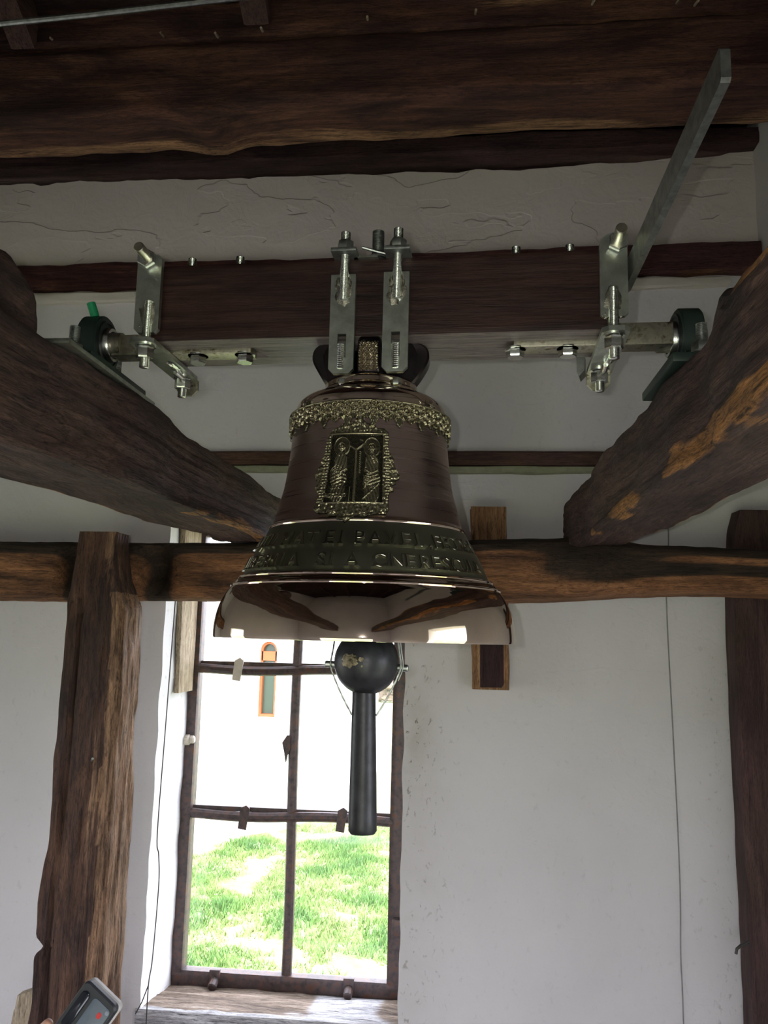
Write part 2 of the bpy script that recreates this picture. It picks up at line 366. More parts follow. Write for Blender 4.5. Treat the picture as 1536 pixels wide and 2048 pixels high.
# ================================================================== THE SETTING
ZF = -2.1        # floor; the eye is at z = 0
def wall_mesh(bm, axis, pos, a_rng, b_rng, holes, depth, step, amp=.006, grime=None, rough=None, edge=.0, top=None):
    """wall facing -n side at coordinate pos; axis y: plane XZ at y=pos, reveal goes to pos+depth. axis x: plane YZ."""
    def grid(lo, hi, marks):
        xs = {lo, hi}; xs |= {m for m in marks if lo < m < hi}; xs = sorted(xs); out = []
        for a, b in zip(xs, xs[1:]):
            k = max(1, int(round((b - a) / step))); out += [a + (b - a) * i / k for i in range(k)]
        return out + [hi]
    A = grid(*a_rng, [h[0] for h in holes] + [h[1] for h in holes]); B = grid(*b_rng, [h[2] for h in holes] + [h[3] for h in holes])
    lg = bm.verts.layers.float.new('grime'); lr = bm.verts.layers.float.new('rough'); cache = {}
    def pt(a, b, d):
        key = (round(a, 5), round(b, 5), round(d, 5))
        if key in cache: return cache[key]
        q = Vector((a * 1.6, b * 1.6, d * 3)); w = mn.fractal(q, .9, 2, 4) * amp
        w2 = mn.fractal(Vector((a * 7 + 5, b * 7, d * 7 + 3)), .8, 2, 3) * amp * .35
        da = db = 0
        if d > 0 or any(abs(a - h[0]) < .03 or abs(a - h[1]) < .03 or abs(b - h[2]) < .03 for h in holes) and edge:
            da = mn.noise(Vector((b * 9, 3.1, d * 5))) * edge; db = mn.noise(Vector((a * 9, 7.7, d * 5))) * edge
        x = a + da; z = b + db; y = pos + (w + w2 if d == 0 else d + w2 * (1 if depth > 0 else -1))
        if top and abs(b - b_rng[1]) < 1e-6: z = top(a)
        v = bm.verts.new((x, y, z) if axis == 'y' else (y, x, z))
        v[lg] = grime(a, b, d) if grime else 0.0; v[lr] = rough(a, b, d) if rough else .15
        cache[key] = v; return v
    def inh(a, b): return any(h[0] < a < h[1] and h[2] < b < h[3] for h in holes)
    for a0, a1 in zip(A, A[1:]):
        for b0, b1 in zip(B, B[1:]):
            if not inh((a0 + a1) / 2, (b0 + b1) / 2): bm.faces.new((pt(a0, b0, 0), pt(a1, b0, 0), pt(a1, b1, 0), pt(a0, b1, 0)))
    nd_ = max(2, int(abs(depth) / step)); D = [depth * i / nd_ for i in range(nd_ + 1)]
    for h in holes:
        aa = [a for a in A if h[0] - 1e-6 <= a <= h[1] + 1e-6]; bb = [b for b in B if h[2] - 1e-6 <= b <= h[3] + 1e-6]
        for d0, d1 in zip(D, D[1:]):
            for s in (h[0], h[1]):
                for b0, b1 in zip(bb, bb[1:]):
                    f = bm.faces.new((pt(s, b0, d0), pt(s, b1, d0), pt(s, b1, d1), pt(s, b0, d1))); f.material_index = 1
            for s in (h[2], h[3]):
                for a0, a1 in zip(aa, aa[1:]):
                    f = bm.faces.new((pt(a0, s, d0), pt(a1, s, d0), pt(a1, s, d1), pt(a0, s, d1))); f.material_index = 1
    # outer skin closes the wall off behind
    o = pos + depth + (.02 if depth > 0 else -.02)
    cells = [(a_rng[0], a_rng[1])]
    As = sorted({a_rng[0], a_rng[1]} | {h[i] for h in holes for i in (0, 1)}); Bs = sorted({b_rng[0], b_rng[1]} | {h[i] for h in holes for i in (2, 3)})
    for a0, a1 in zip(As, As[1:]):
        for b0, b1 in zip(Bs, Bs[1:]):
            if not inh((a0 + a1) / 2, (b0 + b1) / 2):
                bm.faces.new([bm.verts.new(p) for p in (((a0, o, b0), (a1, o, b0), (a1, o, b1), (a0, o, b1)) if axis == 'y' else ((o, a0, b0), (o, a1, b0), (o, a1, b1), (o, a0, b1)))])

WX0, WX1 = -2.6, 1.12
HB = (-1.145, -.212, -1.43, .46)            # the seen window opening in the back wall
def grime_b(x, z, d):
    g = .10
    g += 1.1 * g2(x + .17, .07) * g2(z + .38, .16) + .45 * g2(x + .16, .12) * (1 if z < .05 else 0)
    g += 1.0 * g2(x - .93, .10) * g2(z - 1.70, .16) + .5 * g2(z - 1.53, .03) + .35 * g2(x - .95, .1) * (z < 0)
    g += .5 * g2(x - .62, .2) * g2(z - 1.60, .05)
    if d > 0: g = .35
    return g
def rough_b(x, z, d): return 1.0 if z > 1.45 else (.12 if d == 0 else .12)
bm = bmesh.new()
wall_mesh(bm, 'y', 3.1, (WX0 - .12, WX1 + .12), (ZF, 1.88), [HB], .42, .035, .007, grime_b, rough_b, .007,
          top=lambda x: 1.868 + .012 * mn.fractal(Vector((x * 7, 0, 0)), .7, 2, 4) + .035 * max(0, min(1, (x - .2) / .9)) + .10 * max(0, min(1.5, (x - 1.02) / .1)))
wb_ = struct(obj('wall_back', bm, [M_WALL, M_REVEAL], angle=60))
bm = bmesh.new(); wall_mesh(bm, 'x', WX1, (-1.42, 3.24), (ZF, 4.4), [(.45, 1.28, -1.35, .25)], .3, .12, .01)
struct(obj('wall_right', bm, [M_WALL, M_REVEAL], angle=60))
bm = bmesh.new(); wall_mesh(bm, 'x', WX0, (-1.42, 3.24), (ZF, 4.4), [(1.43, 2.12, -1.35, .13)], -.35, .12, .01)
struct(obj('wall_left', bm, [M_WALL, M_REVEAL], angle=60))
bm = bmesh.new(); wall_mesh(bm, 'y', -1.3, (WX0 - .12, WX1 + .12), (ZF, 4.4), [(-1.45, .45, -2.0, -.42)], -.35, .12, .01)  # low opening is added to let in fill light from below
struct(obj('wall_front', bm, [M_WALL, M_REVEAL], angle=60))
# wall above the wall plate, hidden by the roof space: keeps daylight out
bm = bmesh.new(); box(bm, WX0 - .3, WX1 + .3, 3.16, 3.5, 1.82, 2.3); struct(obj('trim_1', bm, M_ROOFB))
# floor boards
bm = bmesh.new(); box(bm, WX0 - .3, WX1 + .3, -1.6, 3.5, ZF - .2, ZF - .03); flo_ = struct(obj('floor', bm, M_FLOOR))
random.seed(3)
y = -1.3
i = 0
while y < 3.1:
    bm = bmesh.new(); w = .19; box(bm, WX0, WX1, y + .002, min(3.1, y + w) - .002, ZF - .03, ZF - random.uniform(0, .003), .003)
    obj('floor_board', bm, M_FLOOR, flo_); y += w
# roof: sloping part over the photographer, flat part behind the tie beam
bm = bmesh.new(); box(bm, WX0 - .3, WX1 + .3, 2.15, 3.6, 2.06, 2.12)
ceil = struct(obj('ceiling', bm, M_ROOFB))
sl = math.tan(math.radians(29))
y = 2.42
while y > -1.7:
    bm = bmesh.new(); w = .2; y0 = y - w + .004
    box(bm, WX0 - .3, WX1 + .3, y0, y, 0, .025, .003)
    for v in bm.verts: v.co.z += 1.99 + (2.2 - v.co.y) * sl
    for v in bm.verts: v.co.z += random.uniform(-.001, .001)
    obj('roof_board', bm, M_ROOFB, ceil); y -= w
bm = bmesh.new()
box(bm, WX0 - .4, WX1 + .4, -1.75, 2.45, 0, .03)
for v in bm.verts: v.co.z += 2.03 + (2.2 - v.co.y) * sl
struct(obj('trim_2', bm, M_ROOFB))

# timbers let into the back wall
def sapB(t, a, b): return .0 + (.55 if b < -.8 else 0) * (.6 + .5 * mn.noise(Vector((t * 5, 1, 2))))
bm = bmesh.new()
timber(bm, 'x', [(-2.6, 3.06, 3.2, 1.375, 1.475), (-1.6, 3.06, 3.2, 1.37, 1.485), (-.6, 3.06, 3.2, 1.375, 1.49), (.4, 3.06, 3.2, 1.40, 1.515), (.75, 3.06, 3.2, 1.395, 1.52), (1.12, 3.06, 3.2, 1.40, 1.525)],
       .008, sap_or_tone=sapB, rho=.12, seed=2.2)
tag(obj('wall_timber', bm, M_RED), 'reddish-brown hewn timber let into the white wall behind the headstock', 'timber')
bm = bmesh.new()
timber(bm, 'x', [(-1.75, 3.065, 3.2, .64, .695), (-.2, 3.065, 3.2, .642, .697), (.9, 3.065, 3.2, .645, .700)], .003, rho=.1, seed=5, step=.04, n=28)
tag(obj('wall_rail', bm, M_RAIL), 'thin brown wooden rail set in the wall at the bell shoulder height', 'timber')
# broken plaster lips under both timbers
bm = bmesh.new()
for (x0, x1, z, h) in ((-2.55, -.62, 1.345, .018), (.28, 1.0, 1.37, .018)):
    timber(bm, 'x', [(x0, 3.066, 3.12, z - h, z + h), ((x0 + x1) / 2, 3.07, 3.12, z - h * 1.3, z + h), (x1, 3.064, 3.12, z - h, z + h)], .008, n=20, rho=.5, seed=x0, step=.03, fine=.8)
struct(obj('trim_3', bm, plaster('plaster_lip', (.66, .62, .54), .2)))
bm = bmesh.new()
timber(bm, 'x', [(-1.7, 3.068, 3.12, .612, .640), (.3, 3.068, 3.12, .616, .642), (.9, 3.068, 3.12, .622, .645)], .004, n=20, rho=.4, seed=9, step=.04)
struct(obj('trim_4', bm, plain('greenish_lip', (.30, .31, .20), .9)))
# wall plate on top of the back wall, in the dark under the roof
bm = bmesh.new(); timber(bm, 'x', [(WX0, 3.02, 3.18, 1.885, 1.985), (WX1 + .05, 3.03, 3.18, 1.91, 1.985)], .01, rho=.15, seed=4, step=.05)
tag(obj('wall_plate', bm, wood('plate_timber', 'x', (.02, .009, .008), (.05, .025, .02), (.09, .045, .03))), 'dark timber plate lying along the top of the back wall', 'timber')

# ------------------------------------------------------------------ window in the back wall
FY = 3.45
win = struct(thing('window_1', '', '', (-.69, FY, -1.36)))
for k in ('label', 'category'): del win[k]
def rough_box(bm, x0, x1, y0, y1, z0, z1, amp=.0012, axis=None, seed=0):
    d = {'x': (x0, x1), 'y': (y0, y1), 'z': (z0, z1)}
    axis = axis or max('xyz', key=lambda k: d[k][1] - d[k][0])
    t0, t1 = d[axis]; (a0, a1), (b0, b1) = [d[k] for k in 'xyz' if k != axis]
    timber(bm, axis, [(t0, a0, a1, b0, b1), (t1, a0, a1, b0, b1)], amp, step=.03, n=20, rho=.15, seed=seed)
bm = bmesh.new(); rough_box(bm, -1.165, -1.100, FY - .03, FY + .03, -1.40, .46); obj('frame_stile', bm, M_RUST, win, label='rust-stained left steel stile')
bm = bmesh.new(); rough_box(bm, -.281, -.225, FY - .03, FY + .03, -1.40, .46, seed=2); obj('frame_stile', bm, M_RUST, win)
bm = bmesh.new(); rough_box(bm, -1.16, -.21, FY - .03, FY + .03, -1.405, -1.345, seed=3)
obj('frame_rail', bm, M_RUST, win)
bm = bmesh.new(); rough_box(bm, -1.16, -.21, FY - .03, FY + .03, .40, .46, seed=4); obj('frame_rail', bm, M_RUST, win)
bm = bmesh.new(); tube(bm, [(-.686 + .004 * math.sin(z * 4), FY, z) for z in np.linspace(-1.35, .41, 30)], .021, 10); obj('glazing_bar', bm, M_RUST, win)
for z in (-.158, -.745, .22):
    bm = bmesh.new(); tube(bm, [(x, FY - .012, z + .006 * math.sin(x * 9) + (x + .7) * .006) for x in np.linspace(-1.125, -.27, 24)], .020, 10)
    box(bm, -1.12, -.28, FY - .004, FY + .012, z + .012, z + .03)
    obj('glazing_bar', bm, M_RUST, win)
zc = [(-1.345, -.775), (-.72, -.185), (-.13, .20)]
for (z0, z1) in zc:
    for (x0, x1) in ((-1.112, -.70), (-.672, -.282)):
        bm = bmesh.new(); box(bm, x0, x1, FY + .014, FY + .018, z0, z1); obj('glass_pane', bm, M_GLASS, win)
M_PUTTY = plain('old_putty', (.55, .50, .42), .9)
for (x, z, m) in ((-.933, -.152, M_PUTTY), (-.878, -.743, M_RUST), (-.477, -.735, M_RUST)):
    bm = bmesh.new(); prism(bm, [(x - .022, z - .05), (x + .012, z - .055), (x + .018, z - .01), (x + .024, z + .03), (x + .008, z + .042), (x - .014, z + .03)], 'y', FY - .038, FY - .030); obj('pane_clip', bm, m, win, smooth=False)
bm = bmesh.new(); rod(bm, (-1.15, FY - .035, -.452), (-1.118, FY - .035, -.45), .022, 10, .006); rod(bm, (-1.122, FY - .035, -.45), (-1.10, FY - .035, -.449), .016, 10, .005)
obj('latch_knob', bm, M_PUTTY, win)
bm = bmesh.new(); prism(bm, [(-.735, -.45), (-.715, -.42), (-.70, -.425), (-.70, -.48), (-.712, -.50), (-.718, -.53), (-.725, -.49)], 'y', FY - .02, FY); obj('bar_stub', bm, M_RUST, win, smooth=False)
for x in (-.963, -.427):
    bm = bmesh.new(); rod(bm, (x, FY - .075, -1.385), (x, FY - .02, -1.36), .018, 10, .004); box(bm, x - .022, x + .02, FY - .045, FY - .028, -1.385, -1.33, .003); obj('hinge_pin', bm, M_RUST, win)
bm = bmesh.new(); box(bm, -.262, -.225, FY - .06, FY - .03, -1.16, -1.10, .004); obj('hinge_plate', bm, M_RUST, win)
# sill: weathered plank sloping from the frame down to the wall face
def sapS(t, a, b): return .0 + 1.3 * g2(t + .42, .12) * (b > 0) + .55 * max(0, mn.noise(Vector((t * 9, a * 2, b * 2)))) + (.6 if a < -.8 else 0)
bm = bmesh.new(); timber(bm, 'x', [(-1.16, -.36, .015, -.06, .0), (-1.0, -.36, 0, -.06, 0), (-.66, -.36, 0, -.06, 0.0), (-.19, -.36, .005, -.06, 0)], .006, step=.012, n=90, rho=.1, sap_or_tone=sapS, seed=6, rg=.008, fine=.8)
for v in bm.verts: v.co.z += -1.403 - v.co.y * .145; v.co.y += 3.448
so = struct(obj('trim_5', bm, M_SILL))
# bare boards at the head of the left jamb
bm = bmesh.new(); timber(bm, 'z', [(-.25, -1.142, -1.12, 3.24, 3.42), (.46, -1.142, -1.118, 3.20, 3.42)], .003, step=.03, n=24, rho=.1); struct(obj('trim_6', bm, M_PALE))
# ------------------------------------------------------------------ posts and logs
def sap_log(t, a, b):
    w = .12 * mn.noise(Vector((t * 3, 4, 1)))
    k = 1.0 / (1 + math.exp(-(b - .60 + w) * 12))
    k += .85 * g2(t - .42, .20) * g2(b - .15, .75) + .9 * (1 / (1 + math.exp(-(t - .55) * 14))) * g2(b - .02 + w, .30)
    return min(1.05, k + .9 * (g2(t + 1.36, .05) + g2(t + 1.06, .06)))
bm = bmesh.new()
LZ = [(-2.6, 2.75, 2.97, .088, .295), (-1.6, 2.75, 2.97, .090, .298), (-1.36, 2.76, 2.97, .092, .300), (-1.1, 2.76, 2.97, .10, .302), (-.5, 2.75, 2.97, .112, .312), (0, 2.745, 2.97, .120, .322), (.3, 2.735, 2.97, .125, .335), (.45, 2.74, 2.97, .135, .345), (.6, 2.76, 2.97, .148, .318), (.85, 2.76, 2.97, .155, .305), (1.12, 2.76, 2.97, .150, .30)]
timber(bm, 'x', LZ, .007, rho=.42, seed=12, step=.014, n=70, sap_or_tone=sap_log, rg=.006)
# knot swelling and the mortises beside the post
for v in bm.verts:
    c = v.co
    k = g2(c.x - .36, .10) * g2(c.z - .24, .09); c.y -= .03 * k if c.y < 2.86 else 0
    k = g2(c.x - .31, .05) * g2(c.z - .18, .04); c.y += .012 * k if c.y < 2.86 else 0
    for xx, s in ((-1.36, .04), (-1.07, .05)):
        if c.y < 2.86: c.y += .10 * g2(c.x - xx, s) * g2(c.z - .20, .08)
log = tag(obj('horizontal_log', bm, M_LOG), 'thick reddish round log running across the room carrying the two side beams', 'log')

def sapP(t, a, b): return (1.15 if (a > .60 + .14 * mn.noise(Vector((t * 3.1, 5, 2))) and t < .11) else (.42 if (a > .2 and b < 0) else 0)) * (.8 + .7 * mn.noise(Vector((t * 5, a * 2, 1))))
bm = bmesh.new()
timber(bm, 'z', [(ZF, -1.31, -1.06, 2.58, 2.78), (-1.40, -1.315, -1.075, 2.58, 2.77), (-1.08, -1.308, -1.085, 2.58, 2.77), (-1.03, -1.305, -1.08, 2.58, 2.77), (-.8, -1.305, -1.085, 2.58, 2.77), (-.45, -1.30, -1.085, 2.59, 2.76), (-.1, -1.30, -1.09, 2.60, 2.76), (.10, -1.30, -1.095, 2.60, 2.76), (.125, -1.30, -1.13, 2.60, 2.75), (.22, -1.29, -1.145, 2.61, 2.74), (.318, -1.285, -1.15, 2.62, 2.74)],
       .005, rho=.16, sap_or_tone=sapP, seed=21, step=.011, n=90, chip=.012, rg=.012, fine=.8)
for v in bm.verts:
    c = v.co
    if c.x < -1.24: c.x += .028 * g2(c.z + .975, .018)
    if abs(c.y - 2.6) < .05: c.y += .016 * g2(c.x + 1.245 - .012 * (c.z), .006) * (c.z < .05)     # the long shake
post = tag(obj('hewn_post', bm, M_POST), 'rough hewn brown post with pale split edge, left of the window', 'post')
bm = bmesh.new(); rod(bm, (-1.17, 2.60, -.42), (-1.145, 2.55, -.405), .004, 8); obj('nail', bm, M_GREY, post)
bm = bmesh.new()
timber(bm, 'z', [(ZF, .955, 1.105, 2.98, 3.085), (-1.2, .953, 1.105, 2.975, 3.085), (-.5, .945, 1.105, 2.975, 3.085), (.16, .942, 1.105, 2.98, 3.085), (.42, .958, 1.105, 2.985, 3.085), (.47, .985, 1.105, 2.99, 3.085)], .003, rho=.06, seed=31, step=.02)
tag(obj('corner_post', bm, M_DPOST), 'smooth dark brown post standing in the right corner', 'post')
bm = bmesh.new(); tube(bm, [(.945, 2.97, -.975), (.915, 2.955, -.975), (.900, 2.95, -.985), (.897, 2.95, -1.0)], .005, 8); tube(bm, [(.945, 2.97, -.965), (.915, 2.955, -.975)], .004, 6)
tag(obj('wall_hook', bm, M_WIRE), 'small rusty hook driven in beside the corner post', 'hook')
# short timber block behind the log
def sapK(t, a, b): return 1.2 if (abs(a) < .62 and t < .1 and t > -.17) else 0.0
bm = bmesh.new()
timber(bm, 'z', [(-.185, .038, .168, 3.0, 3.13), (.1, .036, .165, 3.0, 3.13), (.30, .03, .160, 3.0, 3.13), (.475, .026, .158, 3.0, 3.13)], .005, rho=.08, seed=41, sap_or_tone=sapK, step=.02)
tag(obj('timber_block', bm, M_BLOCK), 'short upright wood block with dark heart fixed to the wall behind the log', 'timber')
bm = bmesh.new(); timber(bm, 'z', [(ZF, -1.53, -1.38, 2.80, 2.84), (-1.30, -1.475, -1.385, 2.80, 2.84), (-1.20, -1.455, -1.385, 2.80, 2.84)], .004, rho=.15, step=.02, seed=8)
for v in bm.verts:
    if v.co.z > -1.25: v.co.z += (v.co.x + 1.42) * .35
tag(obj('wooden_board', bm, M_PALE), 'pale wooden board standing behind the foot of the hewn post', 'board')

# ------------------------------------------------------------------ the two side beams that carry the bell
def sapL(t, a, b):
    k = 0
    if a > .6 and t > 2.05: k = .75 * g2(b + .92, .3)
    if a < -.93 and b < -.6: k = .9
    return k * (.8 + .8 * mn.noise(Vector((t * 9, b * 3, 2))))
bm = bmesh.new()
timber(bm, 'y', [(-1.25, -.95, -.73, .27, .50), (0, -.95, -.735, .28, .50), (.9, -.95, -.735, .285, .50), (1.2, -.95, -.730, .29, .500), (1.32, -.945, -.718, .29, .500), (1.6, -.94, -.692, .295, .50), (1.75, -.93, -.688, .30, .50), (1.9, -.925, -.70, .30, .492), (2.25, -.90, -.690, .302, .497), (2.47, -.87, -.670, .305, .488), (2.6, -.84, -.662, .30, .485), (2.9, -.84, -.662, .30, .485), (3.1, -.84, -.665, .30, .48)],
       .006, rho=.12, sap_or_tone=sapL, seed=51, step=.011, n=110, chip=.02, rg=.010, fine=.45)
for v in bm.verts:
    c = v.co
    if c.x > -.75 and 2 < c.y < 2.7 and c.z < .36: c.x += .03 * g2(c.z - .30, .05) * g2(c.y - 2.35, .25)
    if c.z < .33 and 2.73 < c.y < 3.0: c.z = max(c.z, .316)
beamL = tag(obj('bearing_beam', bm, M_BEAM_Y), 'dark rough squared beam on the left, under the bearing with the green cap', 'beam', None)
bm = bmesh.new(); tube(bm, smooth_path([(-.80, 1.10, .47), (-.79, 1.13, .53), (-.785, 1.17, .555), (-.78, 1.22, .55), (-.775, 1.26, .52), (-.775, 1.28, .47)], 5), [.035 + .022 * math.sin(PI * i / 25) for i in range(26)], 14)
for v in bm.verts: v.co += Vector((.004, .004, .004)) * mn.noise(v.co * 30)
obj('knot_stump', bm, M_BEAM_Y, beamL)
bm = bmesh.new(); box(bm, -.80, -.697, 1.33, 1.74, .497, .506, .001); obj('packing_plate', bm, M_ZINC, beamL)
def sapR(t, a, b):
    k = 0
    if a < -.6:
        k = 1.25 * g2(b + .74, .24) * (1 if t < 1.52 else g2(t - 1.52, .08)) + 1.2 * g2(b + .82, .22) * g2(t - 2.0, .16) + .9 * g2(b + .95, .15) * g2(t - 2.42, .05)
        if b > .82 and t < 1.15: k = 1
    if a > .9 and b < -.7: k = .9
    return k * (.85 + .7 * mn.noise(Vector((t * 11, b * 4, 5))))
bm = bmesh.new()
timber(bm, 'y', [(-1.25, .37, .60, .27, .49), (0, .37, .60, .28, .49), (.9, .37, .585, .30, .50), (1.12, .373, .580, .30, .505), (1.23, .383, .578, .30, .515), (1.30, .381, .575, .30, .515), (1.34, .40, .575, .30, .498), (1.5, .378, .575, .30, .493), (1.6, .376, .57, .30, .493), (1.75, .378, .57, .30, .495), (1.83, .384, .57, .30, .50), (2.2, .366, .565, .302, .497), (2.5, .372, .545, .303, .49), (2.7, .35, .52, .303, .485), (2.85, .345, .50, .305, .46), (2.95, .355, .49, .31, .42)],
       .006, rho=.14, sap_or_tone=sapR, seed=61, step=.011, n=120, chip=.02, rg=.010, fine=.45)
for v in bm.verts:
    c = v.co
    k = g2(c.y - 1.22, .045) * (c.z > .46) * (c.x < .5); c.z += .02 * k
    if c.z < .33 and 2.73 < c.y < 3.0: c.z = max(c.z, .335)
beamR = tag(obj('bearing_beam', bm, M_BEAM_Y), 'purplish rough squared beam on the right with torn orange sapwood edge', 'beam', None)

# ------------------------------------------------------------------ tie beam, purlin, rafters
bm = bmesh.new()
timber(bm, 'x', [(-2.6, 2.16, 2.40, 1.525, 1.765), (-1.6, 2.17, 2.40, 1.522, 1.765), (-1.1, 2.18, 2.40, 1.53, 1.77), (-.90, 2.18, 2.40, 1.535, 1.775), (-.83, 2.18, 2.42, 1.512, 1.775), (-.77, 2.18, 2.42, 1.512, 1.775), (-.70, 2.18, 2.40, 1.537, 1.775), (-.5, 2.18, 2.40, 1.545, 1.775), (.3, 2.18, 2.40, 1.56, 1.785), (1.12, 2.18, 2.40, 1.56, 1.79)],
       .008, rho=.3, seed=71, step=.016, n=80, rg=.006, sap_or_tone=lambda t, a, b: .95 * g2(a - .75, .55) * (b < -.3) * (.75 + .9 * mn.noise(Vector((t * 2.2, a * 2, 0)))))
for v in bm.verts:
    c = v.co
    k = math.hypot((c.x + .80) / .03, (c.y - 2.38) / .03)
    if c.z < 1.6 and k < 1: c.z += .02 * (1 - k)
tie = tag(obj('tie_beam', bm, M_TIE), 'massive brown tie beam with a knot, crossing under the roof', 'beam')
bm = bmesh.new()
timber(bm, 'x', [(-2.6, 2.17, 2.38, 1.77, 1.92), (-.9, 2.19, 2.38, 1.775, 1.915), (.3, 2.2, 2.38, 1.785, 1.93), (1.12, 2.2, 2.38, 1.79, 1.94)], .012, rho=.35, seed=81, step=.03, sap_or_tone=lambda t, a, b: .5 * (b > -.2) * (.5 + mn.noise(Vector((t * 3, a, 3)))))
pur = tag(obj('roof_purlin', bm, M_TIE), 'dark rounded timber lying directly on top of the tie beam', 'beam')
random.seed(5)
for x, z in ((-1.28, 1.80), (-.93, 1.80), (-.76, 1.79), (-.62, 1.80), (-.30, 1.82), (.02, 1.825), (.36, 1.84), (.60, 1.83), (.65, 1.82)):
    bm = bmesh.new(); rod(bm, (x, 2.20, z), (x + .002, 2.165, z - .012), .004, 7, .001); obj('peg', bm, M_PALE, pur)
for x, z in ((-1.35, 1.755), (-.625, 1.80), (.235, 1.85), (.73, 1.87)):
    bm = bmesh.new(); L = 3.35
    timber(bm, 'y', [(-L, x - .045, x + .045, 0, .11), (0, x - .042, x + .038, 0, .11)], .004, rho=.12, seed=x * 7 + 3, step=.06, n=28)
    for v in bm.verts: v.co.y += 2.15; v.co.z += z - .015 + (2.15 - v.co.y) * sl
    lab = {-1.35: 'dark sloping rafter nearest the left, above the tie beam', -.625: 'brown sloping rafter coming down over the middle of the tie beam', .235: 'dark sloping rafter third from the left over the purlin', .73: 'dark sloping rafter nearest the right, above the grey lever tip'}[x]
    tag(obj('rafter', bm, M_ROOF), lab, 'rafter', 'roof rafters')
bm = bmesh.new(); tube(bm, [(-1.9, 2.02, 1.69), (-1.094, 2.04, 1.752), (-.65, 2.04, 1.783), (-.1, 2.02, 1.80)], .009, 10)
tag(obj('conduit_pipe', bm, M_GREY), 'thin grey metal conduit running up under the rafters', 'pipe')

# ================================================================== HEADSTOCK
HO = Vector((-.17, 1.575, .565)); HR = math.radians(-1.9)
hs = thing('headstock', 'dark stained wooden headstock with steel straps and clamps carrying the bell', 'headstock', HO, HR)
# local frame: x along the beam, y away from the photographer, z up from the underside
F0, F1 = -.078, .078
bm = bmesh.new()
timber(bm, 'x', [(-.452, F0, F1, 0, .158), (.435, F0, F1, .004, .162)], .0012, step=.03, n=100, rho=.04, fine=.2, sap_or_tone=lambda t, a, b: 1.6 if b < -.985 else 0.0)  # underside coloured greyer: sheen of light from below, painted in
for v in bm.verts:      # groove for the axle bars
    c = v.co
    if c.z < .02 and abs(c.y) < .026 and (c.x < -.255 or c.x > .255): c.z += .012
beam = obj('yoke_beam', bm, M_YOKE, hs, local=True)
for s, x0, x1 in ((-1, -.56, -.262), (1, .265, .565)):
    bm = bmesh.new(); box(bm, x0, x1, -.022, .022, -.006, .038, .002); obj('axle_bar', bm, M_RAWS, hs, local=True)
    for x in ((-.379, -.279) if s < 0 else (.268, .369)):
        bm = bmesh.new(); nut(bm, (x, -.004, -.022), (x, -.004, -.006), .018); rod(bm, (x, -.004, -.006), (x, -.004, -.003), .021, 20)
        hb = obj('bolt_head', bm, M_ZINCB, hs, local=True)
        bm = bmesh.new(); thread(bm, (x, -.066, .156), (x, -.066, .178), .0085); obj('bolt_end', bm, M_ZINCB, hs, local=True)
def octo(x0, x1, z0, z1, c, top=True):
    p = [(x0 + c, z0), (x1 - c, z0), (x1, z0 + c)]
    p += [(x1, z1), (x0, z1)] if not top else [(x1, z1 - c), (x1 - c, z1), (x0 + c, z1), (x0, z1 - c)]
    return p + [(x0, z0 + c)]
def blob(bm, c, r, seed, amp=.35, sub=3):
    r_ = bmesh.ops.create_icosphere(bm, subdivisions=sub, radius=1)
    for v in r_['verts']:
        d = v.co.normalized(); k = 1 + amp * mn.fractal(d * 2.3 + Vector((seed, 0, 0)), .6, 2, 3)
        v.co = Vector(c) + Vector((d.x * r[0], d.y * r[1], d.z * r[2])) * k
# suspension straps: pair in front, pair behind
for side in (-1, 1):
    yf = -.094 if side < 0 else .082; yc = yf + .006
    for xc, w in ((-.062, .024), (.041, .0245)):
        dz = .002 if xc > 0 else 0
        bm = bmesh.new()
        prism(bm, octo(xc - w, xc + w, -.077 + dz, .121 + dz, .009, False), 'y', yf, yf + .012,
              hole=[(xc - .008, -.048 + dz), (xc + .009, -.048 + dz), (xc + .009, .001 + dz), (xc - .008, .001 + dz)])
        sp = obj('suspension_strap', bm, M_ZINC, hs, local=True, smooth=False)
        yr = yf + .001 if side < 0 else yf + .011
        bm = bmesh.new(); thread(bm, (xc + .001, yr, .066), (xc + .002, yr, .207 + 2 * dz), .0095); obj('threaded_rod', bm, M_ZINCB, sp, local=True)
        bm = bmesh.new(); blob(bm, (xc + .001, yr + (.002 if side < 0 else -.002), .083), (.019, .007, .028), xc * 9); blob(bm, (xc - .009, yr + .002, .098), (.007, .006, .02), 3); blob(bm, (xc + .011, yr + .002, .10), (.006, .006, .02), 7)
        obj('weld_bead', bm, M_WELD, sp, local=True)
        bm = bmesh.new(); nut(bm, (xc + .002, yr, .170), (xc + .002, yr, .188), .0165, .1 + xc); rod(bm, (xc + .002, yr, .167), (xc + .002, yr, .170), .018, 20)
        obj('nut', bm, M_GREY, sp, local=True)
        if side < 0:
            bm = bmesh.new(); thread(bm, (xc - .001 + .002 * (xc > 0), yf + .004, -.068), (xc - .001 + .002 * (xc > 0), yf + .004, -.018), .0085, .0036); box(bm, xc - .009, xc + .008, yf + .004, yf + .013, -.072, -.012, .001)
            obj('slot_bolt', bm, M_ZINCB, sp, local=True)
            bm = bmesh.new(); nut(bm, (xc + .003, yf + .014, -.098), (xc + .003, yf + .014, -.084), .010); obj('lower_nut', bm, M_ZINCB, sp, local=True)
for xc in (-.060, .043):
    bm = bmesh.new(); box(bm, xc - .025, xc + .025, -.116, .116, .159, .167, .002); obj('cross_plate', bm, M_GREY, hs, local=True)
bm = bmesh.new(); thread(bm, (-.009, -.006, .185), (-.009, -.006, .252), .0125, .0032); obj('centre_bolt', bm, M_GREY, hs, local=True)
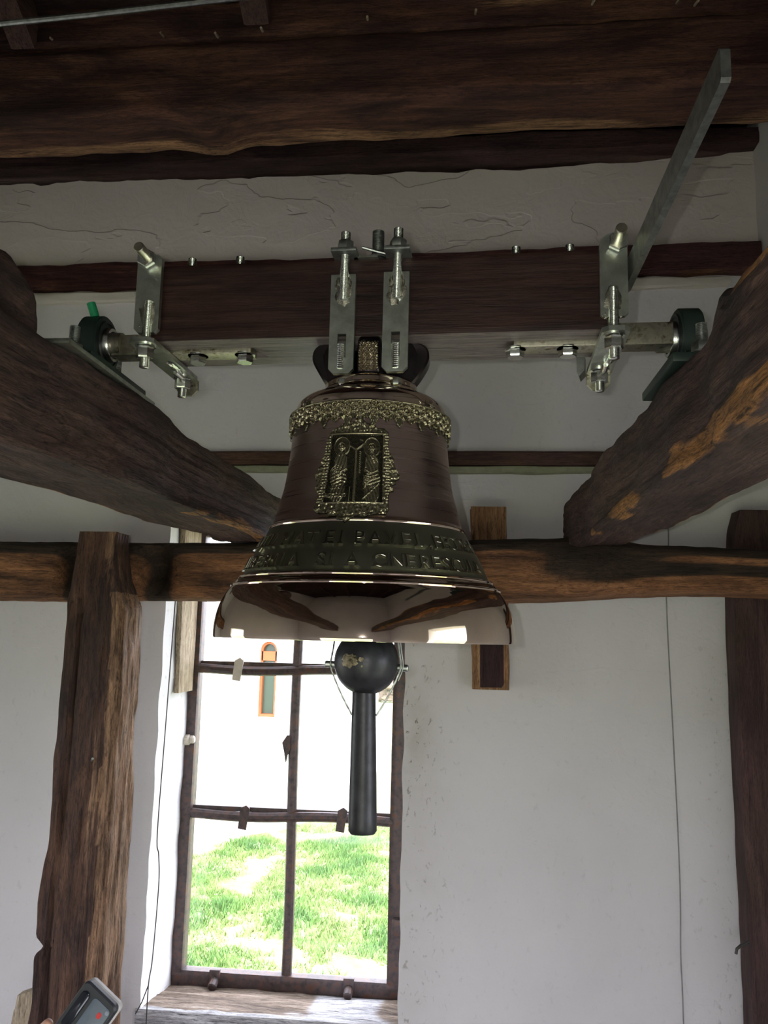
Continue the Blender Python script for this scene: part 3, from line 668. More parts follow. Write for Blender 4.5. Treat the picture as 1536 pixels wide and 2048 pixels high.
bm = bmesh.new(); nut(bm, (-.009, -.006, .163), (-.009, -.006, .190), .021); rod(bm, (-.009, -.006, .191), (-.009, -.006, .194), .022, 20); obj('centre_nut', bm, M_GREY, hs, local=True)
bm = bmesh.new(); box(bm, -.045, .003, -.085, -.02, .159, .163); obj('centre_plate', bm, M_ZINC, hs, local=True)
bm = bmesh.new(); tube(bm, [(-.038, -.03, .207), (-.009, -.024, .2), (.022, -.02, .193)], .0032, 8); obj('cotter_pin', bm, M_GREY, hs, local=True)
# end clamps
def clamp(s):
    xc = -.4525 if s < 0 else .4445
    tl = .008 if s < 0 else 0
    for side in (-1, 1):
        yf = -.102 if side < 0 else .088
        bm = bmesh.new(); w = .025
        if s < 0: pts = octo(xc - w, xc + w, .010, .172, .008)
        else:
            pts = [(xc - w, .024), (xc - w + .006, .02), (xc + w - .006, .02), (xc + w, .026)] + [(xc + w * math.cos(a), .157 + .025 * math.sin(a)) for a in np.linspace(0, PI, 14)]
        prism(bm, pts, 'y', yf, yf + .012)
        for v in bm.verts: v.co.x += -tl * (v.co.z - .09) * .6
        sp = obj('clamp_plate', bm, M_ZINC, hs, local=True, smooth=False)
        yr = yf + .001 if side < 0 else yf + .011; x = xc + (.002 if s < 0 else -.002)
        bm = bmesh.new(); thread(bm, (x, yr, -.062), (x + .001, yr, .075), .0095); obj('threaded_rod', bm, M_ZINCB, sp, local=True)
        bm = bmesh.new(); blob(bm, (x, yr + .002, .048), (.017, .006, .034), 2 + s); blob(bm, (x - .013, yr + .004, .025), (.008, .005, .008), 8); blob(bm, (x + .013, yr + .004, .025), (.008, .005, .008), 5)
        obj('weld_bead', bm, M_WELD, sp, local=True)
        bm = bmesh.new(); nut(bm, (x, yr, -.043), (x, yr, -.020), .0175, .4); rod(bm, (x, yr, -.019), (x, yr, -.016), .020, 20); obj('nut', bm, M_ZINCB, sp, local=True)
    # through pin at the top with nuts
    zt = .160 if s < 0 else .160; xt = xc + (-.004 if s < 0 else .008)
    bm = bmesh.new(); rod(bm, (xt, -.150, zt + .006), (xt, .13, zt), .0105, 20, .0015); obj('clamp_pin', bm, metal('yellow_passivated_pin', (.52, .50, .38), .3), hs, local=True)
    bm = bmesh.new(); nut(bm, (xt, -.118, zt), (xt, -.103, zt), .0195, .25); obj('pin_nut', bm, M_ZINCB, hs, local=True)
    bm = bmesh.new(); nut(bm, (xt, .101, zt), (xt, .115, zt), .0195, .25); obj('pin_nut', bm, M_ZINCB, hs, local=True)
    # plate passing under the beam, front to back
    bm = bmesh.new()
    prism(bm, [(xc - .014, -.126), (xc + .014, -.126), (xc + .025, -.115), (xc + .025, .125), (xc + .014, .136), (xc - .014, .136), (xc - .025, .125), (xc - .025, -.115)], 'z', -.016, -.007)
    obj('under_plate', bm, M_ZINC, hs, local=True, smooth=False)
    bm = bmesh.new(); blob(bm, (xc + .01, .03, -.018), (.008, .035, .004), 4); thread(bm, (xc + .004, .05, -.021), (xc + .006, .10, -.021), .006); obj('weld_bead', bm, M_ZINCB, hs, local=True)
    bm = bmesh.new(); prism(bm, octo(xc - .024, xc + .024, -.048, -.002, .012), 'y', .132, .140); obj('end_washer', bm, M_RAWS, hs, local=True, smooth=False)
clamp(-1); clamp(1)
bm = bmesh.new(); prism(bm, [(.405, -.028), (.416, -.016), (.416, .02), (.40, .02), (.401, -.02)], 'y', .10, .14)
for v in bm.verts: v.co.x += (v.co.y - .12) * .2
obj('rear_tab', bm, M_GREY, hs, local=True, smooth=False)

# swing lever: flat bar coming toward the photographer from the right clamp
lv = thing('swing_lever', 'long grey steel flat bar lever reaching forward from the right end of the headstock', 'lever', (.305, 1.53, .668))
bm = bmesh.new(); prism(bm, [(.93, .672), (.935, .668), (1.53, .664), (1.56, .672), (1.56, .705), (1.53, .712), (.935, .714), (.93, .709)], 'x', .303, .315)
obj('bar', bm, M_GREY, lv, smooth=False)
bm = bmesh.new(); rod(bm, (.298, 1.525, .69), (.322, 1.525, .69), .009, 16, .001); obj('bolt', bm, M_ZINCB, lv)

# ================================================================== BEARINGS
def bearing(name, xin, s, label, cap):
    """xin: x of the face looking at the bell; s=-1 the housing extends to -x"""
    yc, zb = 1.585, .506 if s < 0 else .497
    zc = .585; t = thing(name, label, 'bearing', (xin + s * .022, yc, zb), 0, 'shaft bearings')
    R = .060
    pts = [(-.125, 0), (.125, 0), (.125, .018), (.118, .024), (.075, .026), (.062, .045)]
    a0 = math.asin((.045 - (zc - zb)) / R) if abs(.045 - (zc - zb)) < R else -.6
    pts += [(R * math.cos(a), zc - zb + R * math.sin(a)) for a in np.linspace(a0, PI - a0, 26)]
    pts += [(-.062, .045), (-.075, .026), (-.118, .024), (-.125, .018)]
    bm = bmesh.new(); prism(bm, [(a + yc, b + zb) for a, b in pts], 'x', xin + s * .004, xin + s * .046)
    bmesh.ops.bevel(bm, geom=[e for e in bm.edges if e.calc_face_angle(0) > 1.2], offset=.003, segments=2, affect='EDGES')
    xa, xb = sorted((xin - s * .034, xin + s * .054)); box(bm, xa, xb, yc - .128, yc + .128, zb + .0005, zb + .019, .004)
    obj('housing', bm, M_CAST, t)
    bm = bmesh.new()
    revolve(bm, (xin + s * .004, yc, zc), (xin - s * .02, yc, zc), [(0, .050), (.004, .050), (.004, .045), (-.004, .043), (-.004, .036)], 40, cap=False)
    obj('seal_ring', bm, plain('black_rubber_seal', (.012, .014, .014), .35), t)
    bm = bmesh.new(); revolve(bm, (xin + s * .010, yc, zc), (xin - s * .02, yc, zc), [(0, .036), (.016, .036), (.020, .034), (.020, .028), (.0, .027)], 40, cap=False)
    obj('inner_ring', bm, M_ZINCB, t)
    bm = bmesh.new(); rod(bm, (xin + s * .06, yc, zc), (xin - s * .03, yc, zc), .0255, 28); obj('shaft_end', bm, M_RAWS, t)
    for yy in (-.10, .10):
        bm = bmesh.new(); x = xin + s * .026; thread(bm, (x, yc + yy, zb + .02), (x, yc + yy, zb + .082), .0105, .003)
        obj('foundation_bolt', bm, M_GREY, t)
        bm = bmesh.new(); nut(bm, (x, yc + yy, zb + .027), (x, yc + yy, zb + .045), .0195); rod(bm, (x, yc + yy, zb + .024), (x, yc + yy, zb + .028), .021, 20); obj('nut', bm, M_GREY, t)
    if cap:
        bm = bmesh.new(); rod(bm, (xin + s * .026, yc - .02, .640), (xin + s * .034, yc - .028, .668), .009, 16, .001); obj('grease_cap', bm, M_GREEN, t, label='bright green grease nipple cap')
    return t
bearing('pillow_block_bearing', -.742, -1, 'dark green cast bearing with bright green grease cap on the left beam', True)
bearing('pillow_block_bearing', .405, 1, 'dark green cast bearing half hidden behind the hump of the right beam', False)

# ================================================================== BELL
BX, BY = -.186, 1.575
bell = thing('church_bell', 'large polished bronze church bell with saints plaque and raised inscription', 'bell', (BX, BY, -.012))
prof = [(.2825, -.0122), (.2842, -.0115), (.2849, -.008), (.2848, -.004), (.2846, .004), (.2830, .020), (.2800, .034), (.2755, .049), (.2690, .063), (.2610, .076), (.2570, .081),
        (.2560, .0835), (.2520, .0850), (.2500, .0900), (.2462, .0955), (.2425, .0975), (.2405, .0990),
        (.2370, .1005), (.2345, .1040), (.2235, .130), (.2120, .152), (.2020, .170), (.1935, .1850), (.1895, .1925),
        (.1905, .1945), (.1900, .1975), (.1865, .1990), (.1835, .202),
        (.1790, .218), (.1743, .238), (.1690, .256), (.1642, .275), (.1602, .300), (.1572, .325), (.1545, .350), (.1528, .374), (.1525, .392), (.1530, .412), (.1515, .418),
        (.1480, .421), (.1475, .432), (.1440, .441), (.1350, .4500), (.1220, .4570), (.1060, .4610), (.1000, .4630), (.0985, .4700), (.0950, .4745), (.0925, .4760), (.0920, .4850), (.0880, .4900), (.0700, .4920), (0.004, .4925)]
PR = np.array(prof)
def bell_r(z): return float(np.interp(z, PR[9:38, 1], PR[9:38, 0]))
def seg_mat(z0, z1):
    z = (z0 + z1) / 2
    if z < .1005: return 0
    if z < .193: return 1
    if z < .2: return 0
    if z < .419: return 2
    return 0
bm = bmesh.new(); N = 160
inner = [(.2700, -.010), (.2520, .02), (.2250, .06), (.1950, .10), (.1650, .15), (.1450, .21), (.1320, .29), (.1260, .37), (.118, .41), (.08, .428), (.004, .43)]
fine = []
for (r0, z0), (r1, z1) in zip(prof, prof[1:]):
    k = 3 if abs(z1 - z0) > .012 else 1
    for i in range(k): fine.append((r0 + (r1 - r0) * i / k, z0 + (z1 - z0) * i / k))
fine.append(prof[-1])
# smooth the free curves a little: resample with Catmull-Rom
allp = [(p, 'o') for p in prof]
path = []
for i in range(len(prof) - 1):
    a, b, c, d = prof[max(i - 1, 0)], prof[i], prof[i + 1], prof[min(i + 2, len(prof) - 1)]
    k = 4 if math.hypot(c[0] - b[0], c[1] - b[1]) > .009 else 1
    big = k > 1
    for j in range(k):
        t = j / k
        if big:
            q = [.5 * (2 * b[m] + (c[m] - a[m]) * t + (2 * a[m] - 5 * b[m] + 4 * c[m] - d[m]) * t * t + (3 * b[m] - a[m] - 3 * c[m] + d[m]) * t ** 3) for m in (0, 1)]
            if j and (math.hypot(b[0] - a[0], b[1] - a[1]) < .004 or math.hypot(d[0] - c[0], d[1] - c[1]) < .004): q = [b[m] + (c[m] - b[m]) * t for m in (0, 1)]
            path.append(tuple(q))
        else: path.append(b)
path.append(prof[-1])
full = list(reversed(inner)) + path
rings = [[bm.verts.new((BX + r * math.cos(2 * PI * k / N), BY + r * math.sin(2 * PI * k / N), z)) for k in range(N)] for r, z in full]
ni = len(inner)
for i, (A, B) in enumerate(zip(rings, rings[1:])):
    mi = 3 if i < ni - 1 else (0 if i == ni - 1 else seg_mat(full[i][1], full[i + 1][1]))
    for k in range(N): f = bm.faces.new((A[k], A[(k + 1) % N], B[(k + 1) % N], B[k])); f.material_index = mi
bm.faces.new(rings[-1]); bm.faces.new(rings[0][::-1])
obj('bell_body', bm, [M_POL, M_BAND, M_SAT, M_BAND], bell, angle=50)

for zr, rr_, t_ in ((.0990, .2412, .0024), (.0842, .2548, .0028)):
    bm = bmesh.new(); R_ = [[bm.verts.new((BX + (rr_ + t_ * math.cos(q)) * math.cos(p), BY + (rr_ + t_ * math.cos(q)) * math.sin(p), zr + t_ * math.sin(q))) for q in np.linspace(0, 2 * PI, 10, endpoint=False)] for p in np.linspace(0, 2 * PI, 160, endpoint=False)]
    for i in range(160):
        for k in range(10): bm.faces.new((R_[i][k], R_[i][(k + 1) % 10], R_[(i + 1) % 160][(k + 1) % 10], R_[(i + 1) % 160][k]))
    obj('moulding_ring', bm, M_POL, bell)
# height-field reliefs wrapped on the bell ---------------------------------------------------------
def relief_obj(name, H, U, V, mask, place, mat, parent, hmax):
    """H heights (m), U/V parameter grids, place(u, v, h) -> world point, mask of cells to keep"""
    nv, nu = H.shape; bm = bmesh.new(); lay = bm.verts.layers.float.new('hgt'); vs = {}
    def g(i, j):
        if (i, j) not in vs:
            v = bm.verts.new(place(U[j], V[i], H[i, j])); v[lay] = float(H[i, j] / hmax); vs[i, j] = v
        return vs[i, j]
    for i in range(nv - 1):
        for j in range(nu - 1):
            if mask[i, j] and mask[i + 1, j] and mask[i, j + 1] and mask[i + 1, j + 1]: bm.faces.new((g(i, j), g(i, j + 1), g(i + 1, j + 1), g(i + 1, j)))
    return obj(name, bm, mat, parent, angle=80)
def on_bell(phi, z, h):
    r = bell_r(z) + h; return (BX + r * math.sin(phi), BY - r * math.cos(phi), z)
def seg_d(X, Y, x0, y0, x1, y1):
    dx, dy = x1 - x0, y1 - y0; t = np.clip(((X - x0) * dx + (Y - y0) * dy) / (dx * dx + dy * dy + 1e-9), 0, 1)
    return np.hypot(X - x0 - t * dx, Y - y0 - t * dy)
def ridge(d, w): return np.clip(1 - (d / w) ** 2, 0, 1)
def dome(X, Y, x, y, a, b): return np.sqrt(np.clip(1 - ((X - x) / a) ** 2 - ((Y - y) / b) ** 2, 0, 1))
def ringd(X, Y, x, y, r, w): return ridge(np.abs(np.hypot(X - x, Y - y) - r), w)
# --- plaque, drawn in its own 1536 x 1657 sheet
nu, nv = 300, 320
us = np.linspace(20, 1510, nu); vsx = np.linspace(20, 1640, nv); X, Y = np.meshgrid(us, vsx)
poly = [(790, 30), (850, 70), (930, 130), (1060, 150), (1110, 200), (1230, 200), (1310, 260), (1320, 340), (1300, 450), (1330, 560), (1400, 640), (1400, 720), (1440, 800), (1490, 870), (1480, 940), (1420, 960), (1415, 1020), (1355, 1040), (1375, 1130), (1310, 1140), (1290, 1200), (1280, 1330), (1290, 1400), (1240, 1475), (1110, 1475), (995, 1495), (930, 1530), (800, 1525), (745, 1560), (680, 1610), (640, 1565), (565, 1560), (540, 1510), (435, 1520), (400, 1470), (250, 1465), (175, 1420), (155, 1360), (185, 1250), (185, 1170), (120, 1110), (110, 1060), (155, 1010), (130, 965), (95, 965), (45, 860), (110, 850), (100, 760), (160, 740), (150, 620), (210, 580), (210, 440), (240, 290), (330, 210), (420, 180), (500, 130), (690, 110), (740, 80)]
inside = np.zeros_like(X, bool); dE = np.full_like(X, 1e9)
for (x0, y0), (x1, y1) in zip(poly, poly[1:] + poly[:1]):
    cond = ((y0 > Y) != (y1 > Y)) & (X < (x1 - x0) * (Y - y0) / (y1 - y0 + 1e-9) + x0); inside ^= cond
    dE = np.minimum(dE, seg_d(X, Y, x0, y0, x1, y1))
H = np.full_like(X, .0022)
xl, xr, yt, yb = 300 + (1290 - Y) * .03, 1190 + 0 * Y, 300 + 0 * X, 1300 + 0 * X
panel = (X > xl) & (X < xr + (1290 - Y) * .02) & (Y > 300) & (Y < 1300)
leaf = np.sin(np.arctan2(Y - 800, X - 750) * 46 + .01 * np.hypot(X - 750, Y - 800)) * .5 + np.sin(Y / 11 + 3 * np.sin(X / 40)) * .35 * np.sin(X / 17) + .4 * np.sin((X + Y) / 15) * np.sin((X - Y) / 21)
H += np.where(~panel, .0013 + .0011 * leaf, 0)
for (x0, y0, x1, y1, w, h) in ((330, 285, 1225, 285, 26, .0030), (270, 1305, 1190, 1305, 20, .0026), (330, 285, 275, 1305, 16, .0016), (375, 310, 330, 1290, 12, .0012), (1225, 285, 1175, 1305, 16, .0018), (1175, 310, 1150, 1290, 10, .0012)):
    H = np.maximum(H, .0022 + h * ridge(seg_d(X, Y, x0, y0, x1, y1), w))
# beads down both borders
for yy in range(320, 1300, 42):
    for xb in (290 - (yy - 300) * .02, 225, 1262, 1300): H = np.maximum(H, .0028 + .0022 * dome(X, Y, xb + 8 * math.sin(yy), yy, 24, 17))
# crown foliage and shells
for (cx, cy, r) in ((790, 110, 60), (700, 150, 40), (880, 150, 42), (600, 190, 34), (980, 190, 34), (1040, 160, 36), (560, 160, 34), (1400, 830, 80), (110, 900, 60), (170, 680, 46), (1360, 690, 46), (150, 1080, 40), (1330, 1080, 40), (680, 1480, 90), (480, 1440, 60), (900, 1450, 60), (250, 1400, 52), (1200, 1400, 52)):
    ang = np.arctan2(Y - cy, X - cx); rr = np.hypot(X - cx, Y - cy)
    H += np.where(rr < r, .0018 * np.cos(rr / r * PI / 2) * (.6 + .4 * np.cos(ang * 7)), 0)
pn = np.zeros_like(X)
def add(a): 
    global pn; pn = np.maximum(pn, a)
def figure(cx, hy, lean, facing):
    """seated saint with halo: head at (cx, hy) on the sheet"""
    add(.50 * ringd(X, Y, cx, hy - 10, 136, 13)); add(.20 * (np.hypot(X - cx, Y - hy + 10) < 132) * np.ones_like(X))
    add(.95 * dome(X, Y, cx, hy + 12, 44, 62)); add(.72 * ringd(X, Y, cx, hy - 8, 54, 13) * (Y < hy + 30)); add(.6 * dome(X, Y, cx, hy + 62, 30, 34))
    # cloak from the shoulders to the lap, then knees and skirt, all cut by folds
    sh = dome(X, Y, cx + lean * .3, hy + 250, 118, 190); lap = dome(X, Y, cx + lean, hy + 470, 140, 130); sk = dome(X, Y, cx + lean * .6, hy + 640, 120, 190)
    fold1 = .5 + .5 * np.sin((X - cx) / 9.0 + facing * (Y - hy) / 21.0 + 1.2 * np.sin((Y - hy) / 60))
    fold2 = .5 + .5 * np.sin((Y - hy) / 8.5 - facing * np.abs(X - cx - 40 * facing) / 22.0)
    fold3 = .5 + .5 * np.sin((X - cx) / 8.0 + facing * (Y - hy) / 30.0)
    add(sh ** .5 * (.38 + .38 * fold1)); add(lap ** .5 * (.42 + .42 * fold2)); add(sk ** .5 * (.30 + .42 * fold3))
    for sx in (-1, 1): add(.72 * ridge(seg_d(X, Y, cx + sx * 88, hy + 150, cx + sx * 100, hy + 330), 24) * (.7 + .3 * fold1)); add(.85 * ridge(seg_d(X, Y, cx + sx * 100, hy + 330, cx + sx * 20, hy + 370), 17))
    add(.9 * dome(X, Y, cx + 14 * facing, hy + 372, 26, 22))
figure(515, 480, -20, 1)
for r in (112, 84, 56, 26): add(.82 * ringd(X, Y, 470, 868, r, 9))
for k in range(12):
    an = k * PI / 6; add(.8 * ridge(seg_d(X, Y, 470 + 28 * math.cos(an), 868 + 28 * math.sin(an), 470 + 54 * math.cos(an), 868 + 54 * math.sin(an)), 6))
for k in range(6): add(.85 * dome(X, Y, 330 + k * 58, 1200 + 26 * math.sin(k * 2.2), 34, 22)); add(.65 * ringd(X, Y, 345 + k * 55, 1190, 24, 6))
for k in range(5): add(.85 * ridge(seg_d(X, Y, 380 + k * 36, 1085 + 8 * math.sin(k), 400 + k * 36, 1100), 9))
add(.8 * ridge(seg_d(X, Y, 700, 1080, 700, 1280), 14))
figure(1025, 492, 10, -1)
for k in range(3): add(.9 * ridge(np.abs(np.abs(X - 1050) + np.abs(Y - 670) - 22 - 20 * k), 5) * (np.abs(X - 1050) < 70) * (np.abs(Y - 670) < 70))
for k in range(8): add(.95 * ridge(seg_d(X, Y, 900, 905 + k * 30, 1120 - k * 16, 945 + k * 4), 7))
add(.8 * ridge(seg_d(X, Y, 905, 1250, 1140, 1020), 16))
# column and arch between them
add(.7 * ridge(np.abs(X - 765 + 0 * Y), 30) * (Y > 500) * (Y < 1290)); add(.6 * ridge(seg_d(X, Y, 650, 460, 760, 520), 22)); add(.6 * ridge(seg_d(X, Y, 880, 440, 770, 520), 22)); add(.85 * ridge(seg_d(X, Y, 820, 380, 870, 390), 10))
for k in range(11): add(.9 * dome(X, Y, 832, 560 + k * 30, 20, 11))
for cx, cy in ((515, 490), (1025, 502)):
    for ex in (-17, 17): pn -= .5 * dome(X, Y, cx + ex, cy - 8, 10, 8)
    pn += .22 * ridge(seg_d(X, Y, cx, cy - 10, cx, cy + 18), 6); pn -= .4 * ridge(seg_d(X, Y, cx - 12, cy + 32, cx + 12, cy + 32), 6)
H = np.where(panel, .0012 + .0040 * np.clip(pn, 0, 1.3) + .00018 * np.sin(X / 6) * np.sin(Y / 7), H)
H = np.where(dE < 9, .0002, H); H = np.clip(H, .0002, .008)
PZ0, PZ1 = .387, .188     # sheet top / bottom in z
def place_pl(u, v, h):
    z = PZ0 + (v - 30) / 1580 * (PZ1 - PZ0); phi = -.03 + (u - 768) / 8.085 * .868e-3 / .160
    return on_bell(phi, z, h + .0004)
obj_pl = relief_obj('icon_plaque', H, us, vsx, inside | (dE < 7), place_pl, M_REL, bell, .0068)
obj_pl['label'] = 'raised plaque of two haloed saints'
# --- ornament band round the shoulder
PHI = np.linspace(-PI, PI, 1250); ZZ = np.linspace(.360, .4185, 56); A, B = np.meshgrid(PHI, ZZ)
S = A * .157; per = .0485; s = ((S / per) % 1.0) * per; q = s - per / 2
zt = (B - .374) / .0445
Hb = np.full_like(A, .0030)
for cx, cz, r in ((.013, .404, .0075), (-.013, .404, .0075), (0, .411, .0045), (0, .396, .005), (.0235, .410, .004), (.022, .394, .0045), (-.022, .394, .0045), (-.0235, .410, .004)):
    d = np.hypot(q - cx, B - cz); Hb = np.maximum(Hb, .0026 + .0042 * ridge(np.abs(d - r), .0017)); Hb = np.maximum(Hb, .0026 + .003 * ridge(d, r * .4))
for cx, cz, sl2 in ((.006, .389, 1.3), (-.006, .389, -1.3), (.017, .386, .8), (-.017, .386, -.8)):
    Hb = np.maximum(Hb, .0026 + .0042 * ridge(seg_d(q, B, cx, cz, cx + .004 * sl2, cz - .009), .0022))
Hb += .0007 * np.sin(S * 1700 + 30 * np.sin(B * 700)) * np.sin(B * 2100)
Hb = np.where(B > .4155, .0062, Hb); Hb = np.where(B > .4178, .0002, Hb)
low = .3850 - .0150 * np.clip(np.cos(q / per * 2 * PI * 1.0), 0, 1) ** 2.2 - .006 * np.clip(np.cos((q / per + .5) * 2 * PI), 0, 1) ** 3 - .0022 * np.abs(np.sin(S * 620))
keep = B > low; Hb = np.where(B < low + .0015, .0003, Hb)
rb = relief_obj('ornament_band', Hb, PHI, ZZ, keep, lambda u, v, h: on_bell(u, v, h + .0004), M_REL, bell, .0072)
rb['label'] = 'raised scroll and leaf frieze round the shoulder'
# --- inscription letters: one mesh each
FONT = None
def letter_mesh(ch):
    cu = bpy.data.curves.new('l', 'FONT'); cu.body = ch; cu.size = 1; cu.align_x = 'CENTER'; cu.extrude = .02; cu.bevel_depth = .022; cu.bevel_resolution = 1; cu.offset = -.002; cu.resolution_u = 3
    o = bpy.data.objects.new('l', cu); COL.objects.link(o); dg = bpy.context.evaluated_depsgraph_get(); dg.update()
    me = bpy.data.meshes.new_from_object(o.evaluated_get(dg)); bpy.data.objects.remove(o); bpy.data.curves.remove(cu); return me
LM = {}
XC = 735.0
def slope_phi(px, rpx): return math.asin(max(-.995, min(.995, (px - XC) / rpx)))
rows = [(.1405 + .0105, 232., .0365, .0042, [('F', 513), ('I', 519), ('N', 529), ('Ț', 545), ('I', 558), ('I', 571), ('M', 600), ('A', 629), ('T', 656), ('E', 690), ('I', 713), ('P', 747), ('A', 777), ('V', 806), ('E', 834), ('L', 859), (',', 877), ('F', 891), ('E', 906), ('C', 918), ('I', 927), ('O', 935), ('A', 943), ('R', 949), ('A', 954)]),
        (.1045 + .0070, 258., .0370, .0042, [('A', 492), ('L', 500), ('I', 508), ('B', 520), ('E', 538), ('R', 561), ('I', 580), ('I', 596), ('A', 621), ('S', 678), ('I', 697), ('A', 738), ('C', 788), ('I', 806), ('N', 823), ('E', 846), ('R', 873), ('E', 893), ('S', 913), ('C', 931), ('U', 947), ('L', 962), ('A', 972)])]
for z0, rpx, hgt, dep, chars in rows:
    for ch, px in chars:
        if ch not in LM: LM[ch] = letter_mesh(ch)
        me = LM[ch]; phi0 = slope_phi(px, rpx); bm = bmesh.new(); bm.from_mesh(me)
        wid = max((abs(v.co.x) for v in bm.verts), default=.3) * 2
        kx = min(.036, .024 / max(wid, .2)) if ch not in 'I,' else .034
        for v in bm.verts:
            x, yv, zz = v.co.x * kx, v.co.y * hgt / .72 * .80, v.co.z
            z = z0 + yv * .83; r = bell_r(z)
            h = .0004 + (zz + .042) / .084 * dep; phi = phi0 + x / r; r += h
            v.co = Vector((BX + r * math.sin(phi), BY - r * math.cos(phi), z))
        # serif feet like the cast blackletter
        if ch not in ',':
            for sgn in ((0,) if ch in 'IFTP' else (-1, 1)):
                ph = phi0 + sgn * wid * kx * .36 / bell_r(z0); r0 = bell_r(z0)
                for (w_, z1_, z2_) in ((.0048, -.0005, .0035),):
                    vs8 = []
                    for (sx, sz) in ((-1, 0), (1, 0), (.35, 1), (-.35, 1)):
                        for hh in (.0002, dep * 1.35):
                            zz_ = z0 + (z2_ if sz else z1_); rr = bell_r(zz_) + hh; pp = ph + sx * w_ / rr
                            vs8.append(bm.verts.new((BX + rr * math.sin(pp), BY - rr * math.cos(pp), zz_)))
                    a = vs8
                    for f in ((1, 3, 5, 7), (0, 1, 3, 2), (2, 3, 5, 4), (4, 5, 7, 6), (6, 7, 1, 0)): bm.faces.new([a[i] for i in f])
        obj('letter', bm, M_LET, bell, angle=30)
# --- crown of loops
def loop_strip(bm, path, wid, thk, wdir):
    """square-section handle along path; wdir = width direction"""
    P = smooth_path(path, 8); wd = Vector(wdir).normalized(); rings = []
    for i, p in enumerate(P):
        d = (P[min(i + 1, len(P) - 1)] - P[max(i - 1, 0)]).normalized(); n = d.cross(wd).normalized()
        rings.append([bm.verts.new(p + wd * a * wid / 2 + n * b * thk / 2) for a, b in ((-1, -.7), (-.8, -1), (.8, -1), (1, -.7), (1, .7), (.8, 1), (-.8, 1), (-1, .7))])
    for a, b in zip(rings, rings[1:]):
        for k in range(8): bm.faces.new((a[k], a[(k + 1) % 8], b[(k + 1) % 8], b[k]))
    bm.faces.new(rings[0][::-1]); bm.faces.new(rings[-1])
def canon(ang, R0=.052, R1=.078, zt=.560, wid=.040):
    c, s_ = math.sin(ang), -math.cos(ang)
    def q(r, z): return (BX + r * c, BY + r * s_, z)
    return [q(R0, .488), q(R1 * .86, .500), q(R1 * 1.02, .525), q(R1 * 1.12, .545), q(R1 * .92, .562), q(.022, zt)], (-s_, c, 0)
bm = bmesh.new(); pth, wd = canon(0, zt=.562); 
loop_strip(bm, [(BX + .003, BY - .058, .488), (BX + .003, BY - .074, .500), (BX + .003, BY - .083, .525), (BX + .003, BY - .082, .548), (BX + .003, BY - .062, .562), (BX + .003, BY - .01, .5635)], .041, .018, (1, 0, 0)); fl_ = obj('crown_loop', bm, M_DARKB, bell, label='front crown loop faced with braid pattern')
# braid: crossing raised strands on the front face
bm = bmesh.new()
def fy(z): return float(np.interp(z, [.490, .500, .525, .548, .556], [BY - .072, BY - .0835, BY - .0925, BY - .0915, BY - .082]))
cnt = 0
for k in range(-6, 13):
    for sgn in (-1, 1):
        pts = []
        for t in np.linspace(-1, 1, 22):
            x = .0175 * t; z = .492 + .0055 * k + sgn * .0175 * t * 1.2 + .0
            if .496 < z < .5535: pts.append((BX + .003 + x, fy(z) - .0008 - .0011 * math.sin((t * 9 + k) * PI * sgn), z))
        if len(pts) > 2: tube(bm, pts, .0017, 6)
obj('braid_relief', bm, relief('braid_bronze', (.22, .18, .12), (.60, .50, .36)), fl_)
for ang in (math.radians(100), math.radians(-100), math.radians(180)):
    bm = bmesh.new(); wide = abs(ang) < 3
    if wide:
        sg = 1 if ang > 0 else -1
        P = [(BX + sg * .060, BY - .01, .484), (BX + sg * .078, BY - .01, .497), (BX + sg * .094, BY - .01, .520), (BX + sg * .103, BY - .01, .541), (BX + sg * .094, BY - .01, .556), (BX + sg * .05, BY - .01, .563), (BX, BY, .563)]
        loop_strip(bm, P, .046, .026, (0, 1, 0))
        loop_strip(bm, [(BX + sg * .054, BY - .01, .486), (BX + sg * .064, BY - .01, .515), (BX + sg * .070, BY - .01, .54), (BX + sg * .058, BY - .01, .562)], .05, .056, (0, 1, 0))
    else:
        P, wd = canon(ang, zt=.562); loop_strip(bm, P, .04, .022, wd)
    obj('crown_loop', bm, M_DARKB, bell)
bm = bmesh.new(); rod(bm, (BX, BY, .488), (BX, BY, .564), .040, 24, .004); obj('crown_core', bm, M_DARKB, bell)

# ================================================================== CLAPPER
cl = thing('bell_clapper', 'black iron clapper with ball and long tapered tail hanging below the bell rim', 'clapper', (-.182, 1.575, -.355))
CX, CY, CZ, CR = -.181, 1.575, -.052, .0615
bm = bmesh.new(); bmesh.ops.create_uvsphere(bm, u_segments=48, v_segments=32, radius=CR)
for v in bm.verts: v.co += Vector((CX, CY, CZ)) + v.co.normalized() * .0008 * mn.noise(v.co * 60)
obj('ball', bm, M_BLACKI, cl)
bm = bmesh.new()
blob_c = Vector((CX - .022, CY - .0555, CZ + .002))
def patch(bm, a0, z0, ra, rz, seed):
    vs_ = []
    n_ = 14; lay = bm.verts.layers.float.get('x') or bm.verts.layers.float.new('x')
    grid = {}
    for i in range(-n_, n_ + 1):
        for j in range(-n_, n_ + 1):
            u, w = i / n_, j / n_
            k = 1 + .5 * mn.fractal(Vector((u * 2 + seed, w * 2, 0)), .7, 2, 3)
            if u * u + w * w < .8 * k:
                a = a0 + u * ra; e = z0 + w * rz; d = Vector((math.sin(a) * math.cos(e), -math.cos(a) * math.cos(e), math.sin(e)))
                grid[i, j] = bm.verts.new(Vector((CX, CY, CZ)) + d * (CR + .0009 + .0005 * mn.noise(d * 60)))
    for (i, j) in list(grid):
        if all(q in grid for q in ((i + 1, j), (i + 1, j + 1), (i, j + 1))): bm.faces.new((grid[i, j], grid[i + 1, j], grid[i + 1, j + 1], grid[i, j + 1]))
